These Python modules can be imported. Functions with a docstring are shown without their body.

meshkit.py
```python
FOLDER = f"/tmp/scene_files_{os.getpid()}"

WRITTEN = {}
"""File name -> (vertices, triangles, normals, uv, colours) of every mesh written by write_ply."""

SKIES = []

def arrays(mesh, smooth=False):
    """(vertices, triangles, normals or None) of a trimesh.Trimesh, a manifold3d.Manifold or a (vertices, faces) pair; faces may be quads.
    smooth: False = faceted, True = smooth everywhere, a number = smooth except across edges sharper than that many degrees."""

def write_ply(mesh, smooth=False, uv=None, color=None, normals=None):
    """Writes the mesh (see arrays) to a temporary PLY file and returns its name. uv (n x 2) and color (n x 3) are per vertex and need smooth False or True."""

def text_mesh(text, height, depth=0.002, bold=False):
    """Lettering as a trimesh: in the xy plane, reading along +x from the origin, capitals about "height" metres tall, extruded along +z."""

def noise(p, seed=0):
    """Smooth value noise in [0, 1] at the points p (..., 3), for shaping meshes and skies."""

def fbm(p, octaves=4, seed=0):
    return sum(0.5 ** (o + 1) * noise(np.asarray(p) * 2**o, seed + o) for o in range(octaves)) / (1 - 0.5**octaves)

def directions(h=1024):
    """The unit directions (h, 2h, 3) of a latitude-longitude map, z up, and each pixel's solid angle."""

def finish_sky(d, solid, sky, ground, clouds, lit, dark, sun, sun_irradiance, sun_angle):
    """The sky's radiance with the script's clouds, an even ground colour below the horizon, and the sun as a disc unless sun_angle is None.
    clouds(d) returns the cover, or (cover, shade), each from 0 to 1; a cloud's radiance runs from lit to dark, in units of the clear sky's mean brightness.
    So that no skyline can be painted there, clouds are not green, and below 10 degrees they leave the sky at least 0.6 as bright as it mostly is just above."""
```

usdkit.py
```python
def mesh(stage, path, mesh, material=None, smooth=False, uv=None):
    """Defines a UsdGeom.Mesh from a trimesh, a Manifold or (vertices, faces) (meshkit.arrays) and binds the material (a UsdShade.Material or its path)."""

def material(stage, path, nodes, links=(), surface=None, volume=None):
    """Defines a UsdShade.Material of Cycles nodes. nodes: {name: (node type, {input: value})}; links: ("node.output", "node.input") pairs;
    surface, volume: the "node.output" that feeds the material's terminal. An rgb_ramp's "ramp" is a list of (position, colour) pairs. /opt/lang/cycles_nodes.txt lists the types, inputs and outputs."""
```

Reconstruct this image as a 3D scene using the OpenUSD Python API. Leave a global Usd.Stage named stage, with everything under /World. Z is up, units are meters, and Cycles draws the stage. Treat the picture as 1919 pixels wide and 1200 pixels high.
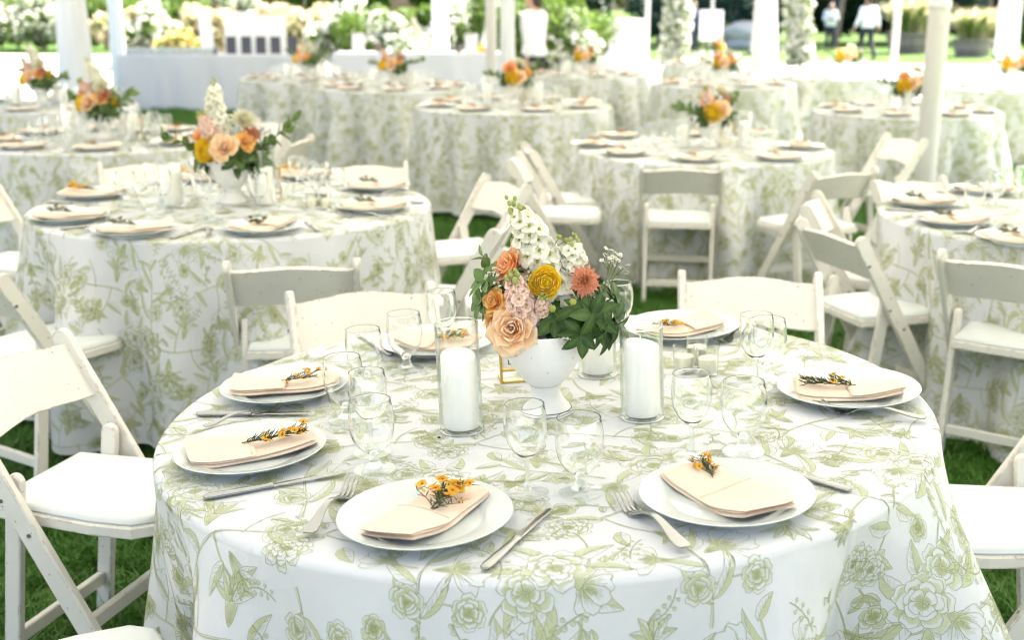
import math, random
import numpy as np
import trimesh, manifold3d, usdkit, meshkit
from manifold3d import Manifold
from shapely.geometry import Polygon, LineString, Point, MultiPolygon
from shapely.ops import unary_union
from shapely import affinity
from pxr import Usd, UsdGeom, UsdLux, UsdShade, Sdf, Gf, Vt

rnd = random.Random(7)
npr = np.random.default_rng(7)
PI = math.pi
stage = Usd.Stage.CreateInMemory()
UsdGeom.SetStageUpAxis(stage, "Z")
UsdGeom.SetStageMetersPerUnit(stage, 1.0)
world = UsdGeom.Xform.Define(stage, "/World")
stage.SetDefaultPrim(world.GetPrim())
UsdGeom.Scope.Define(stage, "/World/Looks")

# ------------------------------------------------------------------ camera, sky, sun, exposure
FPX, PITCH, EYE = 2250.0, 0.25475, 1.553          # focal length in photo pixels, pitch down, eye height
EXPOSURE = 2.4
SUN_EL, SUN_AZ = math.radians(48), math.radians(52)     # azimuth from +y towards +x
SKY_STRENGTH, SUN_INTENSITY = 0.10, 1.25
cam = UsdGeom.Camera.Define(stage, "/World/camera")
cam.CreateProjectionAttr("perspective")
cam.CreateHorizontalApertureAttr(36.0)
cam.CreateVerticalApertureAttr(36.0 * 641 / 1024)
cam.CreateFocalLengthAttr(36.0 * FPX / 1919)
cam.CreateFStopAttr(3.6)
cam.CreateFocusDistanceAttr(2.25)
cam.CreateClippingRangeAttr((0.05, 2000.0))
cam.CreateExposureAttr(EXPOSURE)
cx_ = UsdGeom.Xformable(cam)
cx_.AddTranslateOp().Set(Gf.Vec3d(0, 0, EYE))
cx_.AddRotateXOp().Set(90.0 - math.degrees(PITCH))

SUN_DIR = np.array([math.cos(SUN_EL) * math.sin(SUN_AZ), math.cos(SUN_EL) * math.cos(SUN_AZ), math.sin(SUN_EL)])
dome = UsdLux.DomeLight.Define(stage, "/World/sky")
sky_mat = usdkit.material(stage, "/World/Looks/sky_light", {
    "s": ("sky_texture", {"sky_type": "single_scattering", "sun_disc": False, "sun_elevation": SUN_EL, "sun_rotation": SUN_AZ,
                          "altitude": 50.0, "air_density": 1.0, "aerosol_density": 5.0, "ozone_density": .6}),
    "b": ("background_shader", {"strength": SKY_STRENGTH})}, [("s.color", "b.color")], surface="b.background")
UsdShade.MaterialBindingAPI.Apply(dome.GetPrim()).Bind(sky_mat)
sun = UsdLux.DistantLight.Define(stage, "/World/sun")
sun.CreateNormalizeAttr(True)
sun.CreateIntensityAttr(SUN_INTENSITY)
sun.CreateAngleAttr(0.5)
sun.CreateColorAttr(Gf.Vec3f(1.0, 0.95, 0.87))
_z = SUN_DIR; _x = np.cross([0, 0, 1.0], _z); _x /= np.linalg.norm(_x); _y = np.cross(_z, _x)
UsdGeom.Xformable(sun).AddTransformOp().Set(Gf.Matrix4d(*_x, 0, *_y, 0, *_z, 0, 0, 0, 40, 1))

# ------------------------------------------------------------------ helpers: prims, names, labels
_used = {}
def numbered(parent, name):
    k = (parent, name); n = _used.get(k, 0); _used[k] = n + 1
    return f"{parent}/{name}" + (f"_{n:03d}" if n else "")

def gfm(M):
    M = np.asarray(M, float)
    return Gf.Matrix4d(*M.T.ravel().tolist())

def rotz(a):
    c, s = math.cos(a), math.sin(a); M = np.eye(4); M[:2, :2] = [[c, -s], [s, c]]; return M
def roty(a):
    c, s = math.cos(a), math.sin(a); M = np.eye(4); M[0, 0] = c; M[0, 2] = s; M[2, 0] = -s; M[2, 2] = c; return M
def rotx(a):
    c, s = math.cos(a), math.sin(a); M = np.eye(4); M[1, 1] = c; M[1, 2] = -s; M[2, 1] = s; M[2, 2] = c; return M
def trans(p):
    M = np.eye(4); M[:3, 3] = p; return M
def scl(s):
    return np.diag([s, s, s, 1.0]) if np.ndim(s) == 0 else np.diag([*s, 1.0])
def aim(d, spin=0.0):
    """Rotation that takes +z to d."""
    d = np.asarray(d, float); d = d / np.linalg.norm(d)
    a = np.cross([0, 1.0, 0] if abs(d[1]) < .95 else [1.0, 0, 0], d); a /= np.linalg.norm(a); b = np.cross(d, a)
    M = np.eye(4); M[:3, 0] = a; M[:3, 1] = b; M[:3, 2] = d
    return M @ rotz(spin)

def tag(prim, label=None, cat=None, group=None, kind=None):
    for k, v in (("label", label), ("category", cat), ("group", group), ("kind", kind)):
        if v: prim.SetCustomDataByKey(k, v)
    return prim

def thing(name, label, cat, M=None, group=None, proto=None, kind=None):
    """A top-level object: an Xform whose children are its parts (its own, or those of a prototype)."""
    p = numbered("/World", name)
    x = UsdGeom.Xform.Define(stage, p)
    if M is not None: x.AddTransformOp().Set(gfm(M))
    pr = x.GetPrim()
    if proto:
        pr.GetReferences().AddInternalReference(proto); pr.SetInstanceable(True)
    return tag(pr, label, cat, group, kind)

PROTO = "/World/Prototypes"
stage.CreateClassPrim(PROTO)
def proto(name):
    p = f"{PROTO}/{name}"
    UsdGeom.Xform.Define(stage, p)
    return p

def part(parent, name, mesh, mat, smooth=False, tint=None, label=None, kind=None, M=None):
    parent = str(parent.GetPath()) if hasattr(parent, "GetPath") else parent
    p = numbered(parent, name)
    m = usdkit.mesh(stage, p, mesh, LOOK[mat], smooth=smooth)
    if tint is not None:
        UsdGeom.PrimvarsAPI(m).CreatePrimvar("tint", Sdf.ValueTypeNames.Color3fArray, "vertex").Set(Vt.Vec3fArray.FromNumpy(np.asarray(tint, np.float32)))
    if M is not None: m.AddTransformOp().Set(gfm(M))
    tag(m.GetPrim(), label, None, None, kind)
    return m.GetPrim()

def single(name, mesh, mat, label, cat, group=None, smooth=False, kind=None, tint=None):
    pr = part("/World", name, mesh, mat, smooth, tint)
    return tag(pr, label, cat, group, kind)

def structure(name, mesh, mat, smooth=False):
    return tag(part("/World", name, mesh, mat, smooth), kind="structure")

# rays through photo pixels, used to measure where things stand
_c, _s = math.cos(PITCH), math.sin(PITCH)
def ray(px, py):
    u, v = (px - 959.5) / FPX, (600 - py) / FPX
    return np.array([u, _c + v * _s, -_s + v * _c])
def at(px, py, z=0.0, tilt=None):
    """Point on the height z (or on a table top tilted along x: (x0, slope)) seen at a photo pixel."""
    d = ray(px, py)
    if tilt is None:
        t = (z - EYE) / d[2]
    else:
        x0, k = tilt
        t = (z - k * x0 - EYE) / (d[2] - k * d[0])
    return np.array([0, 0, EYE]) + t * d
def at_y(px, py, y):
    d = ray(px, py); return np.array([0, 0, EYE]) + d * (y / d[1])

# ------------------------------------------------------------------ materials
LOOK = {}
def look(name, nodes, links=(), surface="p.BSDF", volume=None):
    LOOK[name] = usdkit.material(stage, f"/World/Looks/{name}", nodes, list(links), surface=surface, volume=volume)

def plain(name, col, rough=.6, bump=0, scale=200, var=0.0, **kw):
    n = {"p": ("principled_bsdf", dict(base_color=col, roughness=rough, **kw))}; l = []
    if bump or var:
        n["tc"] = ("texture_coordinate", {}); n["n"] = ("noise_texture", dict(scale=scale, detail=4.0, roughness=.6)); l += [("tc.object", "n.vector")]
    if bump:
        n["b"] = ("bump", dict(strength=bump, distance=.002)); l += [("n.fac", "b.height"), ("b.normal", "p.normal")]
    if var:
        n["n2"] = ("noise_texture", dict(scale=scale * .07, detail=5.0, roughness=.65)); l += [("tc.object", "n2.vector")]
        n["r"] = ("rgb_ramp", dict(ramp=[(.3, tuple(c * (1 - var) for c in col)), (.7, tuple(min(1, c * (1 + var)) for c in col))]))
        l += [("n2.fac", "r.fac"), ("r.color", "p.base_color")]
    look(name, n, l)

# woven table linen: fine weave bump, slightly translucent
def linen(name, col, weave=900.0, crease=False, wrinkle=(5.0, .35)):
    n, l = {}, []
    if crease:                                         # ironed fold lines, a square grid on the cloth
        n["sp"] = ("separate_xyz", {}); l.append(("tc.object", "sp.vector"))
        for q in "xy":
            n["pp" + q] = ("math", dict(math_type="pingpong", value2=.235)); n["mr" + q] = ("map_range", dict(from_min=.0, from_max=.009, to_min=1.0, to_max=0.0, clamp=True))
            l += [("sp." + q, f"pp{q}.value1"), (f"pp{q}.value", f"mr{q}.value")]
        n["mxx"] = ("math", dict(math_type="maximum")); n["b3"] = ("bump", dict(strength=.55, distance=.0022)); l += [("mrx.result", "mxx.value1"), ("mry.result", "mxx.value2"), ("mxx.value", "b3.height"), ("b3.normal", "b.normal")]
    look(name, {**n, "tc": ("texture_coordinate", {}),
        "n": ("noise_texture", dict(scale=weave, detail=2.0)), "b": ("bump", dict(strength=wrinkle[1], distance=.006)),
        "c": ("noise_texture", dict(scale=wrinkle[0], detail=4.0)), "b2": ("bump", dict(strength=.25, distance=.0006)),
        "p": ("principled_bsdf", dict(base_color=col, roughness=.85, sheen_weight=.15, specular_ior_level=.25)),
        "t": ("translucent_bsdf", dict(color=col)), "m": ("mix_closure", dict(fac=.18))},
        [("tc.object", "n.vector"), ("tc.object", "c.vector"), ("n.fac", "b2.height"), ("c.fac", "b.height"), ("b.normal", "b2.normal"), ("b2.normal", "p.normal"),
         ("p.BSDF", "m.closure1"), ("t.BSDF", "m.closure2")] + l, surface="m.closure")
linen("toile_ground", (.725, .73, .745), crease=True)
linen("toile_wash", (.585, .61, .415))
linen("toile_ink", (.36, .38, .17))
linen("napkin_linen", (.88, .72, .575), 1200.0, wrinkle=(22.0, .55))
linen("white_linen", (.68, .70, .76))

def tinted(name, trans_f=.25, rough=.55, spec=.3, var=.12, scale=60.0):
    look(name, {"a": ("attribute", dict(attribute="tint")), "tc": ("texture_coordinate", {}), "n": ("noise_texture", dict(scale=scale, detail=4.0)),
        "r": ("rgb_ramp", dict(ramp=[(.3, (1 - var,) * 3), (.7, (1.0,) * 3)])), "x": ("mix", dict(mix_type="multiply", fac=1.0)),
        "p": ("principled_bsdf", dict(roughness=rough, specular_ior_level=spec)), "t": ("translucent_bsdf", {}), "m": ("mix_closure", dict(fac=trans_f))},
        [("tc.object", "n.vector"), ("n.fac", "r.fac"), ("a.color", "x.color1"), ("r.color", "x.color2"), ("x.color", "p.base_color"), ("x.color", "t.color"),
         ("p.BSDF", "m.closure1"), ("t.BSDF", "m.closure2")], surface="m.closure")
tinted("petal", .35, .6, .2, .10)
tinted("leaf", .18, .46, .28, .25)
tinted("skin_cloth", 0.0, .7, .3, .1)

def foliage(name, c1, c2, tr=.35, rough=.5, dry=None):
    look(name, {"g": ("geometry", {}), "r": ("rgb_ramp", dict(ramp=[(0, c1), (1, c2)] if dry is None else [(0, c1), (.86, c2), (.90, dry), (1, dry)])),
        "p": ("principled_bsdf", dict(roughness=rough, specular_ior_level=.4)), "t": ("translucent_bsdf", {}), "m": ("mix_closure", dict(fac=tr))},
        [("g.random_per_island", "r.fac"), ("r.color", "p.base_color"), ("r.color", "t.color"), ("p.BSDF", "m.closure1"), ("t.BSDF", "m.closure2")], surface="m.closure")
foliage("grass_blade", (.07, .18, .02), (.29, .41, .09), .35, dry=(.40, .36, .17))
foliage("leaf_bright", (.12, .20, .03), (.30, .38, .10), .4)
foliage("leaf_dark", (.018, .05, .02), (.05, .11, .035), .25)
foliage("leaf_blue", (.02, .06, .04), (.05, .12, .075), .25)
foliage("bloom_pale", (.66, .58, .38), (.82, .79, .68), .4)
foliage("bloom_yellow", (.80, .60, .24), (.86, .78, .52), .4)
foliage("bloom_pink", (.60, .22, .28), (.75, .50, .50), .4)
foliage("bloom_white", (.70, .72, .62), (.82, .83, .76), .4)

# old white chair paint, rubbed through to brown wood along the edges
def chair_paint(name, col):
    look(name, {"g": ("geometry", {}), "tc": ("texture_coordinate", {}), "bv": ("bevel", dict(samples=6, radius=.009)),
        "d": ("vector_math", dict(math_type="dot_product")), "e": ("map_range", dict(from_min=.99, from_max=.86, to_min=0.0, to_max=1.0, clamp=True)),
        "n": ("noise_texture", dict(scale=16.0, detail=6.0, roughness=.7)), "nr": ("map_range", dict(from_min=.50, from_max=.57, to_min=0.0, to_max=1.0, clamp=True)),
        "k": ("math", dict(math_type="multiply")), "n2": ("noise_texture", dict(scale=4.0, detail=5.0, roughness=.7)),
        "r": ("rgb_ramp", dict(ramp=[(.3, tuple(c * .90 for c in col)), (.7, col)])),
        "sp": ("noise_texture", dict(scale=70.0, detail=2.0)), "spr": ("map_range", dict(from_min=.71, from_max=.74, to_min=0.0, to_max=.7, clamp=True)),
        "mx": ("math", dict(math_type="maximum")), "w": ("mix", dict(mix_type="mix", color2=(.16, .085, .04))),
        "bn": ("bump", dict(strength=.18, distance=.002)), "p": ("principled_bsdf", dict(roughness=.42, specular_ior_level=.4))},
        [("bv.bevel", "d.vector1"), ("g.normal", "d.vector2"), ("d.value", "e.value"), ("tc.object", "n.vector"), ("n.fac", "nr.value"), ("e.result", "k.value1"), ("nr.result", "k.value2"),
         ("tc.object", "n2.vector"), ("n2.fac", "r.fac"), ("tc.object", "sp.vector"), ("sp.fac", "spr.value"), ("k.value", "mx.value1"), ("spr.result", "mx.value2"), ("r.color", "w.color1"), ("mx.value", "w.fac"), ("w.color", "p.base_color"),
         ("n.fac", "bn.height"), ("bn.normal", "p.normal")])
chair_paint("chair_paint", (.73, .69, .62))
plain("seat_vinyl", (.68, .70, .68), .38, bump=.12, scale=240, var=.03)
plain("screw_steel", (.20, .19, .18), .45, metallic=.8)
plain("porcelain", (.56, .595, .58), .12, specular_ior_level=.5)
plain("urn_glaze", (.78, .77, .74), .5, bump=.25, scale=120, var=.03)
plain("urn_chip", (.10, .095, .09), .8)
plain("steel", (.36, .36, .35), .18, metallic=1.0, bump=.02, scale=30)
plain("gold", (.70, .48, .16), .28, metallic=1.0)
plain("wax", (.90, .87, .80), .55, subsurface_weight=.3, subsurface_radius=(.02, .016, .012), subsurface_scale=.4)
plain("wax_cream", (.80, .76, .58), .55, subsurface_weight=.3, subsurface_radius=(.02, .014, .01), subsurface_scale=.4)
plain("wick", (.75, .72, .65), .9)
plain("card", (.82, .80, .77), .7)
plain("card_pink", (.80, .62, .55), .7)
plain("ink", (.09, .08, .07), .7)
look("glass", {"lw": ("layer_weight", dict(blend=.5)), "pw": ("math", dict(math_type="power", value2=2.6)), "mr": ("map_range", dict(from_min=0.0, from_max=1.0, to_min=.055, to_max=.90, clamp=True)),
    "rp": ("rgb_ramp", dict(ramp=[(0, (.992, .994, .992)), (.5, (.985, .99, .988)), (.75, (.86, .90, .895)), (.92, (.50, .58, .57)), (1, (.30, .40, .39))])), "t": ("transparent_bsdf", {}), "g": ("glossy_bsdf", dict(color=(.95, .97, .96), roughness=.0)), "m": ("mix_closure", {})},
    [("lw.facing", "rp.fac"), ("rp.color", "t.color"), ("lw.facing", "pw.value1"), ("pw.value", "mr.value"), ("mr.result", "m.fac"), ("t.BSDF", "m.closure1"), ("g.BSDF", "m.closure2")], surface="m.closure")
look("glass_foot", {"lw": ("layer_weight", dict(blend=.5)), "pw": ("math", dict(math_type="power", value2=2.6)), "mr": ("map_range", dict(from_min=0.0, from_max=1.0, to_min=.04, to_max=.45, clamp=True)),
    "rp": ("rgb_ramp", dict(ramp=[(0, (.992, .994, .992)), (.5, (.985, .99, .988)), (.8, (.90, .94, .935)), (.95, (.62, .70, .69)), (1, (.45, .55, .54))])), "t": ("transparent_bsdf", {}), "g": ("glossy_bsdf", dict(color=(.95, .97, .96), roughness=.0)), "m": ("mix_closure", {})},
    [("lw.facing", "rp.fac"), ("rp.color", "t.color"), ("lw.facing", "pw.value1"), ("pw.value", "mr.value"), ("mr.result", "m.fac"), ("t.BSDF", "m.closure1"), ("g.BSDF", "m.closure2")], surface="m.closure")
look("crystal", {"p": ("principled_bsdf", dict(base_color=(.99, 1.0, .995), roughness=0.0, ior=1.52, transmission_weight=1.0))})
look("glass_rim", {"p": ("principled_bsdf", dict(base_color=(.97, 1.0, .99), roughness=.12, ior=1.35, transmission_weight=1.0))})
look("glass_stem", {"p": ("glass_bsdf", dict(color=(.985, 1.0, .99), roughness=0.0, IOR=1.46)), "t": ("transparent_bsdf", dict(color=(.97, .985, .98))), "m": ("mix_closure", dict(fac=.45))},
    [("p.BSDF", "m.closure1"), ("t.BSDF", "m.closure2")], surface="m.closure")
plain("pole_paint", (.56, .545, .52), .4, var=.05, scale=60)
plain("drape_cloth", (.66, .68, .71), .9, bump=.4, scale=5)
look("canopy_vinyl", {"p": ("principled_bsdf", dict(base_color=(.80, .80, .78), roughness=.5)), "t": ("translucent_bsdf", dict(color=(.76, .75, .71))), "m": ("mix_closure", dict(fac=.24))},
     [("p.BSDF", "m.closure1"), ("t.BSDF", "m.closure2")], surface="m.closure")
look("lawn_soil", {"tc": ("texture_coordinate", {}), "n": ("noise_texture", dict(scale=1.3, detail=8.0, roughness=.7)), "n2": ("noise_texture", dict(scale=60.0, detail=5.0)),
    "r": ("rgb_ramp", dict(ramp=[(.3, (.045, .10, .018)), (.5, (.075, .145, .03)), (.62, (.11, .15, .05)), (.75, (.17, .15, .085))])), "b": ("bump", dict(strength=.8, distance=.02)),
    "p": ("principled_bsdf", dict(roughness=.9, specular_ior_level=.1))},
    [("tc.object", "n.vector"), ("tc.object", "n2.vector"), ("n.fac", "r.fac"), ("r.color", "p.base_color"), ("n2.fac", "b.height"), ("b.normal", "p.normal")])
look("pale_gravel", {"tc": ("texture_coordinate", {}), "n": ("noise_texture", dict(scale=.35, detail=8.0, roughness=.7)), "v": ("voronoi_texture", dict(scale=45.0)),
    "r": ("rgb_ramp", dict(ramp=[(.3, (.42, .39, .34)), (.7, (.54, .51, .46))])), "b": ("bump", dict(strength=.5, distance=.01)), "p": ("principled_bsdf", dict(roughness=.9))},
    [("tc.object", "n.vector"), ("tc.object", "v.vector"), ("n.fac", "r.fac"), ("r.color", "p.base_color"), ("v.distance", "b.height"), ("b.normal", "p.normal")])
look("bark", {"tc": ("texture_coordinate", {}), "m": ("mapping", dict(scale=(9, 9, 1.6))), "n": ("noise_texture", dict(scale=3.0, detail=8.0, roughness=.7)),
    "r": ("rgb_ramp", dict(ramp=[(.35, (.10, .075, .055)), (.65, (.30, .24, .19))])), "b": ("bump", dict(strength=.9, distance=.03)), "p": ("principled_bsdf", dict(roughness=.9))},
    [("tc.object", "m.vector"), ("m.vector", "n.vector"), ("n.fac", "r.fac"), ("r.color", "p.base_color"), ("n.fac", "b.height"), ("b.normal", "p.normal")])
plain("stone", (.36, .36, .36), .9, bump=.8, scale=9, var=.25)
plain("planter_wood", (.30, .24, .22), .85, bump=.4, scale=60, var=.25)
plain("slate_grey", (.06, .065, .085), .5)
plain("white_board", (.80, .80, .79), .5)
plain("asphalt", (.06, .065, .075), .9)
plain("stem_green", (.10, .17, .04), .5)
plain("hair_dark", (.04, .028, .02), .7, bump=.6, scale=160)
plain("skin", (.52, .33, .25), .55)
plain("shirt_white", (.74, .76, .80), .85, bump=.2, scale=30)
plain("shirt_navy", (.03, .035, .09), .85)
plain("trouser_navy", (.022, .024, .04), .85, bump=.2, scale=30)
plain("shoe_black", (.02, .02, .02), .4)
plain("terracotta", (.45, .12, .07), .7)
plain("orange_skin", (.75, .30, .04), .5)
plain("yellow_skin", (.80, .58, .06), .5)

# ------------------------------------------------------------------ mesh helpers
def cat(ms):
    return trimesh.util.concatenate(ms)
def grid_mesh(P, closed_v=False):
    """P (n, m, 3) -> (v, f)"""
    n, m = P.shape[:2]
    i, j = np.meshgrid(np.arange(n - 1), np.arange(m if closed_v else m - 1), indexing="ij")
    a, b = i * m + j, i * m + (j + 1) % m
    q = np.stack([a, b, b + m, a + m], -1).reshape(-1, 4)
    return trimesh.Trimesh(P.reshape(-1, 3), np.vstack([q[:, [0, 1, 2]], q[:, [0, 2, 3]]]), process=False)
def lathe(prof, n=32):
    prof = np.asarray(prof, float)
    a = np.linspace(0, 2 * PI, n, endpoint=False)
    P = np.stack([prof[:, :1] * np.cos(a), prof[:, :1] * np.sin(a), np.repeat(prof[:, 1:2], n, 1)], -1)
    m = grid_mesh(P, True)
    m.merge_vertices(); m.update_faces(m.nondegenerate_faces())
    return m
def shell(A, B):
    """closed solid between two grids of equal shape."""
    n, m = A.shape[:2]
    a, b = grid_mesh(A), grid_mesh(B); k = n * m
    f = [a.faces, b.faces[:, ::-1] + k]
    def strip(idx):
        idx = np.asarray(idx); p, q = idx[:-1], idx[1:]
        f.append(np.stack([p, p + k, q + k], 1)); f.append(np.stack([p, q + k, q], 1))
    I = np.arange(k).reshape(n, m)
    strip(I[0, ::-1][::-1][::-1]); strip(I[-1]); strip(I[:, 0]); strip(I[::-1, -1])
    t = trimesh.Trimesh(np.vstack([A.reshape(-1, 3), B.reshape(-1, 3)]), np.vstack(f), process=False)
    trimesh.repair.fix_normals(t)
    return t
def hull(pts):
    return trimesh.convex.convex_hull(np.asarray(pts, float))
def cbox(sx, sy, sz, c=.003, center=(0, 0, 0)):
    a, b, d = sx / 2, sy / 2, sz / 2
    P = [(x * (a - c * (k != 0)), y * (b - c * (k != 1)), z * (d - c * (k != 2))) for x in (-1, 1) for y in (-1, 1) for z in (-1, 1) for k in range(3)]
    m = hull(P); m.apply_translation(center); return m
def plate_poly(poly, z0, z1, c=.003):
    """convex outline, extruded from z0 to z1 with chamfered edges."""
    a = np.array(poly.exterior.coords)[:-1]; b = np.array(poly.buffer(-c).exterior.coords)[:-1]
    return hull(np.vstack([np.c_[a, np.full(len(a), z0 + c)], np.c_[a, np.full(len(a), z1 - c)], np.c_[b, np.full(len(b), z0)], np.c_[b, np.full(len(b), z1)]]))
def bar_xz(p0, p1, w, t, y, c=.003, round_top=True):
    """flat bar in an xz plane from p0 (foot) to p1 (top), thick t in y."""
    p0, p1 = np.array(p0), np.array(p1); d = (p1 - p0) / np.linalg.norm(p1 - p0); n = np.array([-d[1], d[0]])
    pts = []
    if round_top:
        e = p1 - d * w / 2
        for k in range(9):
            a = PI * k / 8; pts.append(e + n * (w / 2) * math.cos(a) + d * (w / 2) * math.sin(a))
    else:
        pts += [p1 + n * w / 2, p1 - n * w / 2]
    s0 = -n * w / 2; s1 = n * w / 2
    pts += [p0 + s0 - d * ((p0 + s0)[1] - p0[1]) / d[1], p0 + s1 - d * ((p0 + s1)[1] - p0[1]) / d[1]]
    m = plate_poly(Polygon(pts).buffer(0), -t / 2, t / 2, c)
    v = m.vertices.copy(); m.vertices = np.stack([v[:, 0], y - v[:, 2], v[:, 1]], 1)
    trimesh.repair.fix_normals(m)
    return m
def tube(pts, r, sides=6, cap=True):
    pts = np.asarray(pts, float); n = len(pts)
    r = np.broadcast_to(r, (n,)).astype(float)
    t = np.gradient(pts, axis=0); t /= np.linalg.norm(t, axis=1, keepdims=True) + 1e-12
    ref = np.array([0, 0, 1.0]) if abs(t[:, 2]).mean() < .8 else np.array([1.0, 0, 0])
    a = np.cross(t, ref); a /= np.linalg.norm(a, axis=1, keepdims=True) + 1e-12
    b = np.cross(t, a); ang = np.arange(sides) * 2 * PI / sides
    P = pts[:, None] + r[:, None, None] * (np.cos(ang)[None, :, None] * a[:, None] + np.sin(ang)[None, :, None] * b[:, None])
    if cap:
        P = np.concatenate([np.repeat(pts[:1, None], sides, 1), P, np.repeat(pts[-1:, None], sides, 1)])
    return grid_mesh(P, True)
def bez(p, n=12):
    p = np.asarray(p, float); t = np.linspace(0, 1, n)[:, None]
    if len(p) == 3: return (1 - t) ** 2 * p[0] + 2 * t * (1 - t) * p[1] + t ** 2 * p[2]
    return (1 - t) ** 3 * p[0] + 3 * t * (1 - t) ** 2 * p[1] + 3 * t ** 2 * (1 - t) * p[2] + t ** 3 * p[3]
def moved(m, M):
    m = m.copy(); m.apply_transform(M); return m

# ------------------------------------------------------------------ lawn, path, gravel added for bounced light
def sheet(poly, z, step=None):
    v, f = trimesh.creation.triangulate_polygon(Polygon(poly), engine="earcut")
    return trimesh.Trimesh(np.c_[v, np.full(len(v), z)], f, process=False)
structure("lawn", sheet([(-400, -60), (400, -60), (400, 700), (-400, 700)], 0.0), "lawn_soil")
path_poly = Polygon([(-60, 20.4), (-8.5, 20.4), (-4.5, 20.8), (-1.0, 20.6), (3.0, 19.5), (5.5, 16.2), (6.4, 12.0), (7.5, 6.0), (60, 3), (60, 31), (12.0, 34.5), (6, 36.0), (-2, 39.0), (-20, 43), (-60, 45)]).buffer(.6).buffer(-.6)
structure("path_and_bounce_gravel", sheet(list(path_poly.exterior.coords), .004), "pale_gravel")
near_bounce_gravel = Polygon([(-60, -2.2), (-7.2, -2.0), (-6.0, -1.7), (7.0, -1.7), (7.6, 2.0), (30, 1.0), (30, -30), (-60, -30)]).buffer(.5).buffer(-.5)  # gravel added out of view, bounces sunlight onto the sides facing the camera
structure("path_and_bounce_gravel", sheet(list(near_bounce_gravel.exterior.coords), .004), "pale_gravel")
side_bounce_gravel = Polygon([(-40, -1.0), (-7.6, -1.0), (-7.2, 6.0), (-7.8, 13.0), (-9.4, 19.5), (-40, 19.5)]).buffer(.5).buffer(-.5)  # more unseen gravel, added on the left for its bounced light
structure("path_and_bounce_gravel", sheet(list(side_bounce_gravel.exterior.coords), .004), "pale_gravel")
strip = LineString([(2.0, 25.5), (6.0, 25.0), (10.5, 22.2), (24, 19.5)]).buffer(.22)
structure("asphalt_shade_strip", sheet(list(strip.exterior.coords), .008), "asphalt")  # dark strip: asphalt line plus shade at the path edge, put in as colour

# grass tufts: blades on patches, scattered over the lawn that the photograph shows
def tuft(seed, n=420, size=.34, h=.045):
    r = np.random.default_rng(seed)
    x, y = r.uniform(-size / 2, size / 2, (2, n)); a = r.uniform(0, 2 * PI, n); L = h * r.uniform(.4, 1.6, n) * (1 + .5 * np.sin(x * 19 + seed) * np.sin(y * 23 + 2)); w = r.uniform(.0018, .0042, n); lean = r.uniform(.15, 1.1, n)
    dx, dy = np.cos(a), np.sin(a); sx, sy = -dy, dx; V = []
    for t, wt in ((0, 1), (.5, .85), (1, .05)):
        bx, by, bz = x + dx * L * lean * t * t, y + dy * L * lean * t * t, L * t * (1 - .35 * lean * t)
        V += [np.stack([bx + sx * w * wt, by + sy * w * wt, bz], 1), np.stack([bx - sx * w * wt, by - sy * w * wt, bz], 1)]
    V = np.stack(V, 1).reshape(-1, 3); k = np.arange(n)[:, None] * 6
    F = np.concatenate([k + np.array(q) for q in ((0, 1, 3), (0, 3, 2), (2, 3, 5), (2, 5, 4))])
    return trimesh.Trimesh(V, F, process=False)
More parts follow.
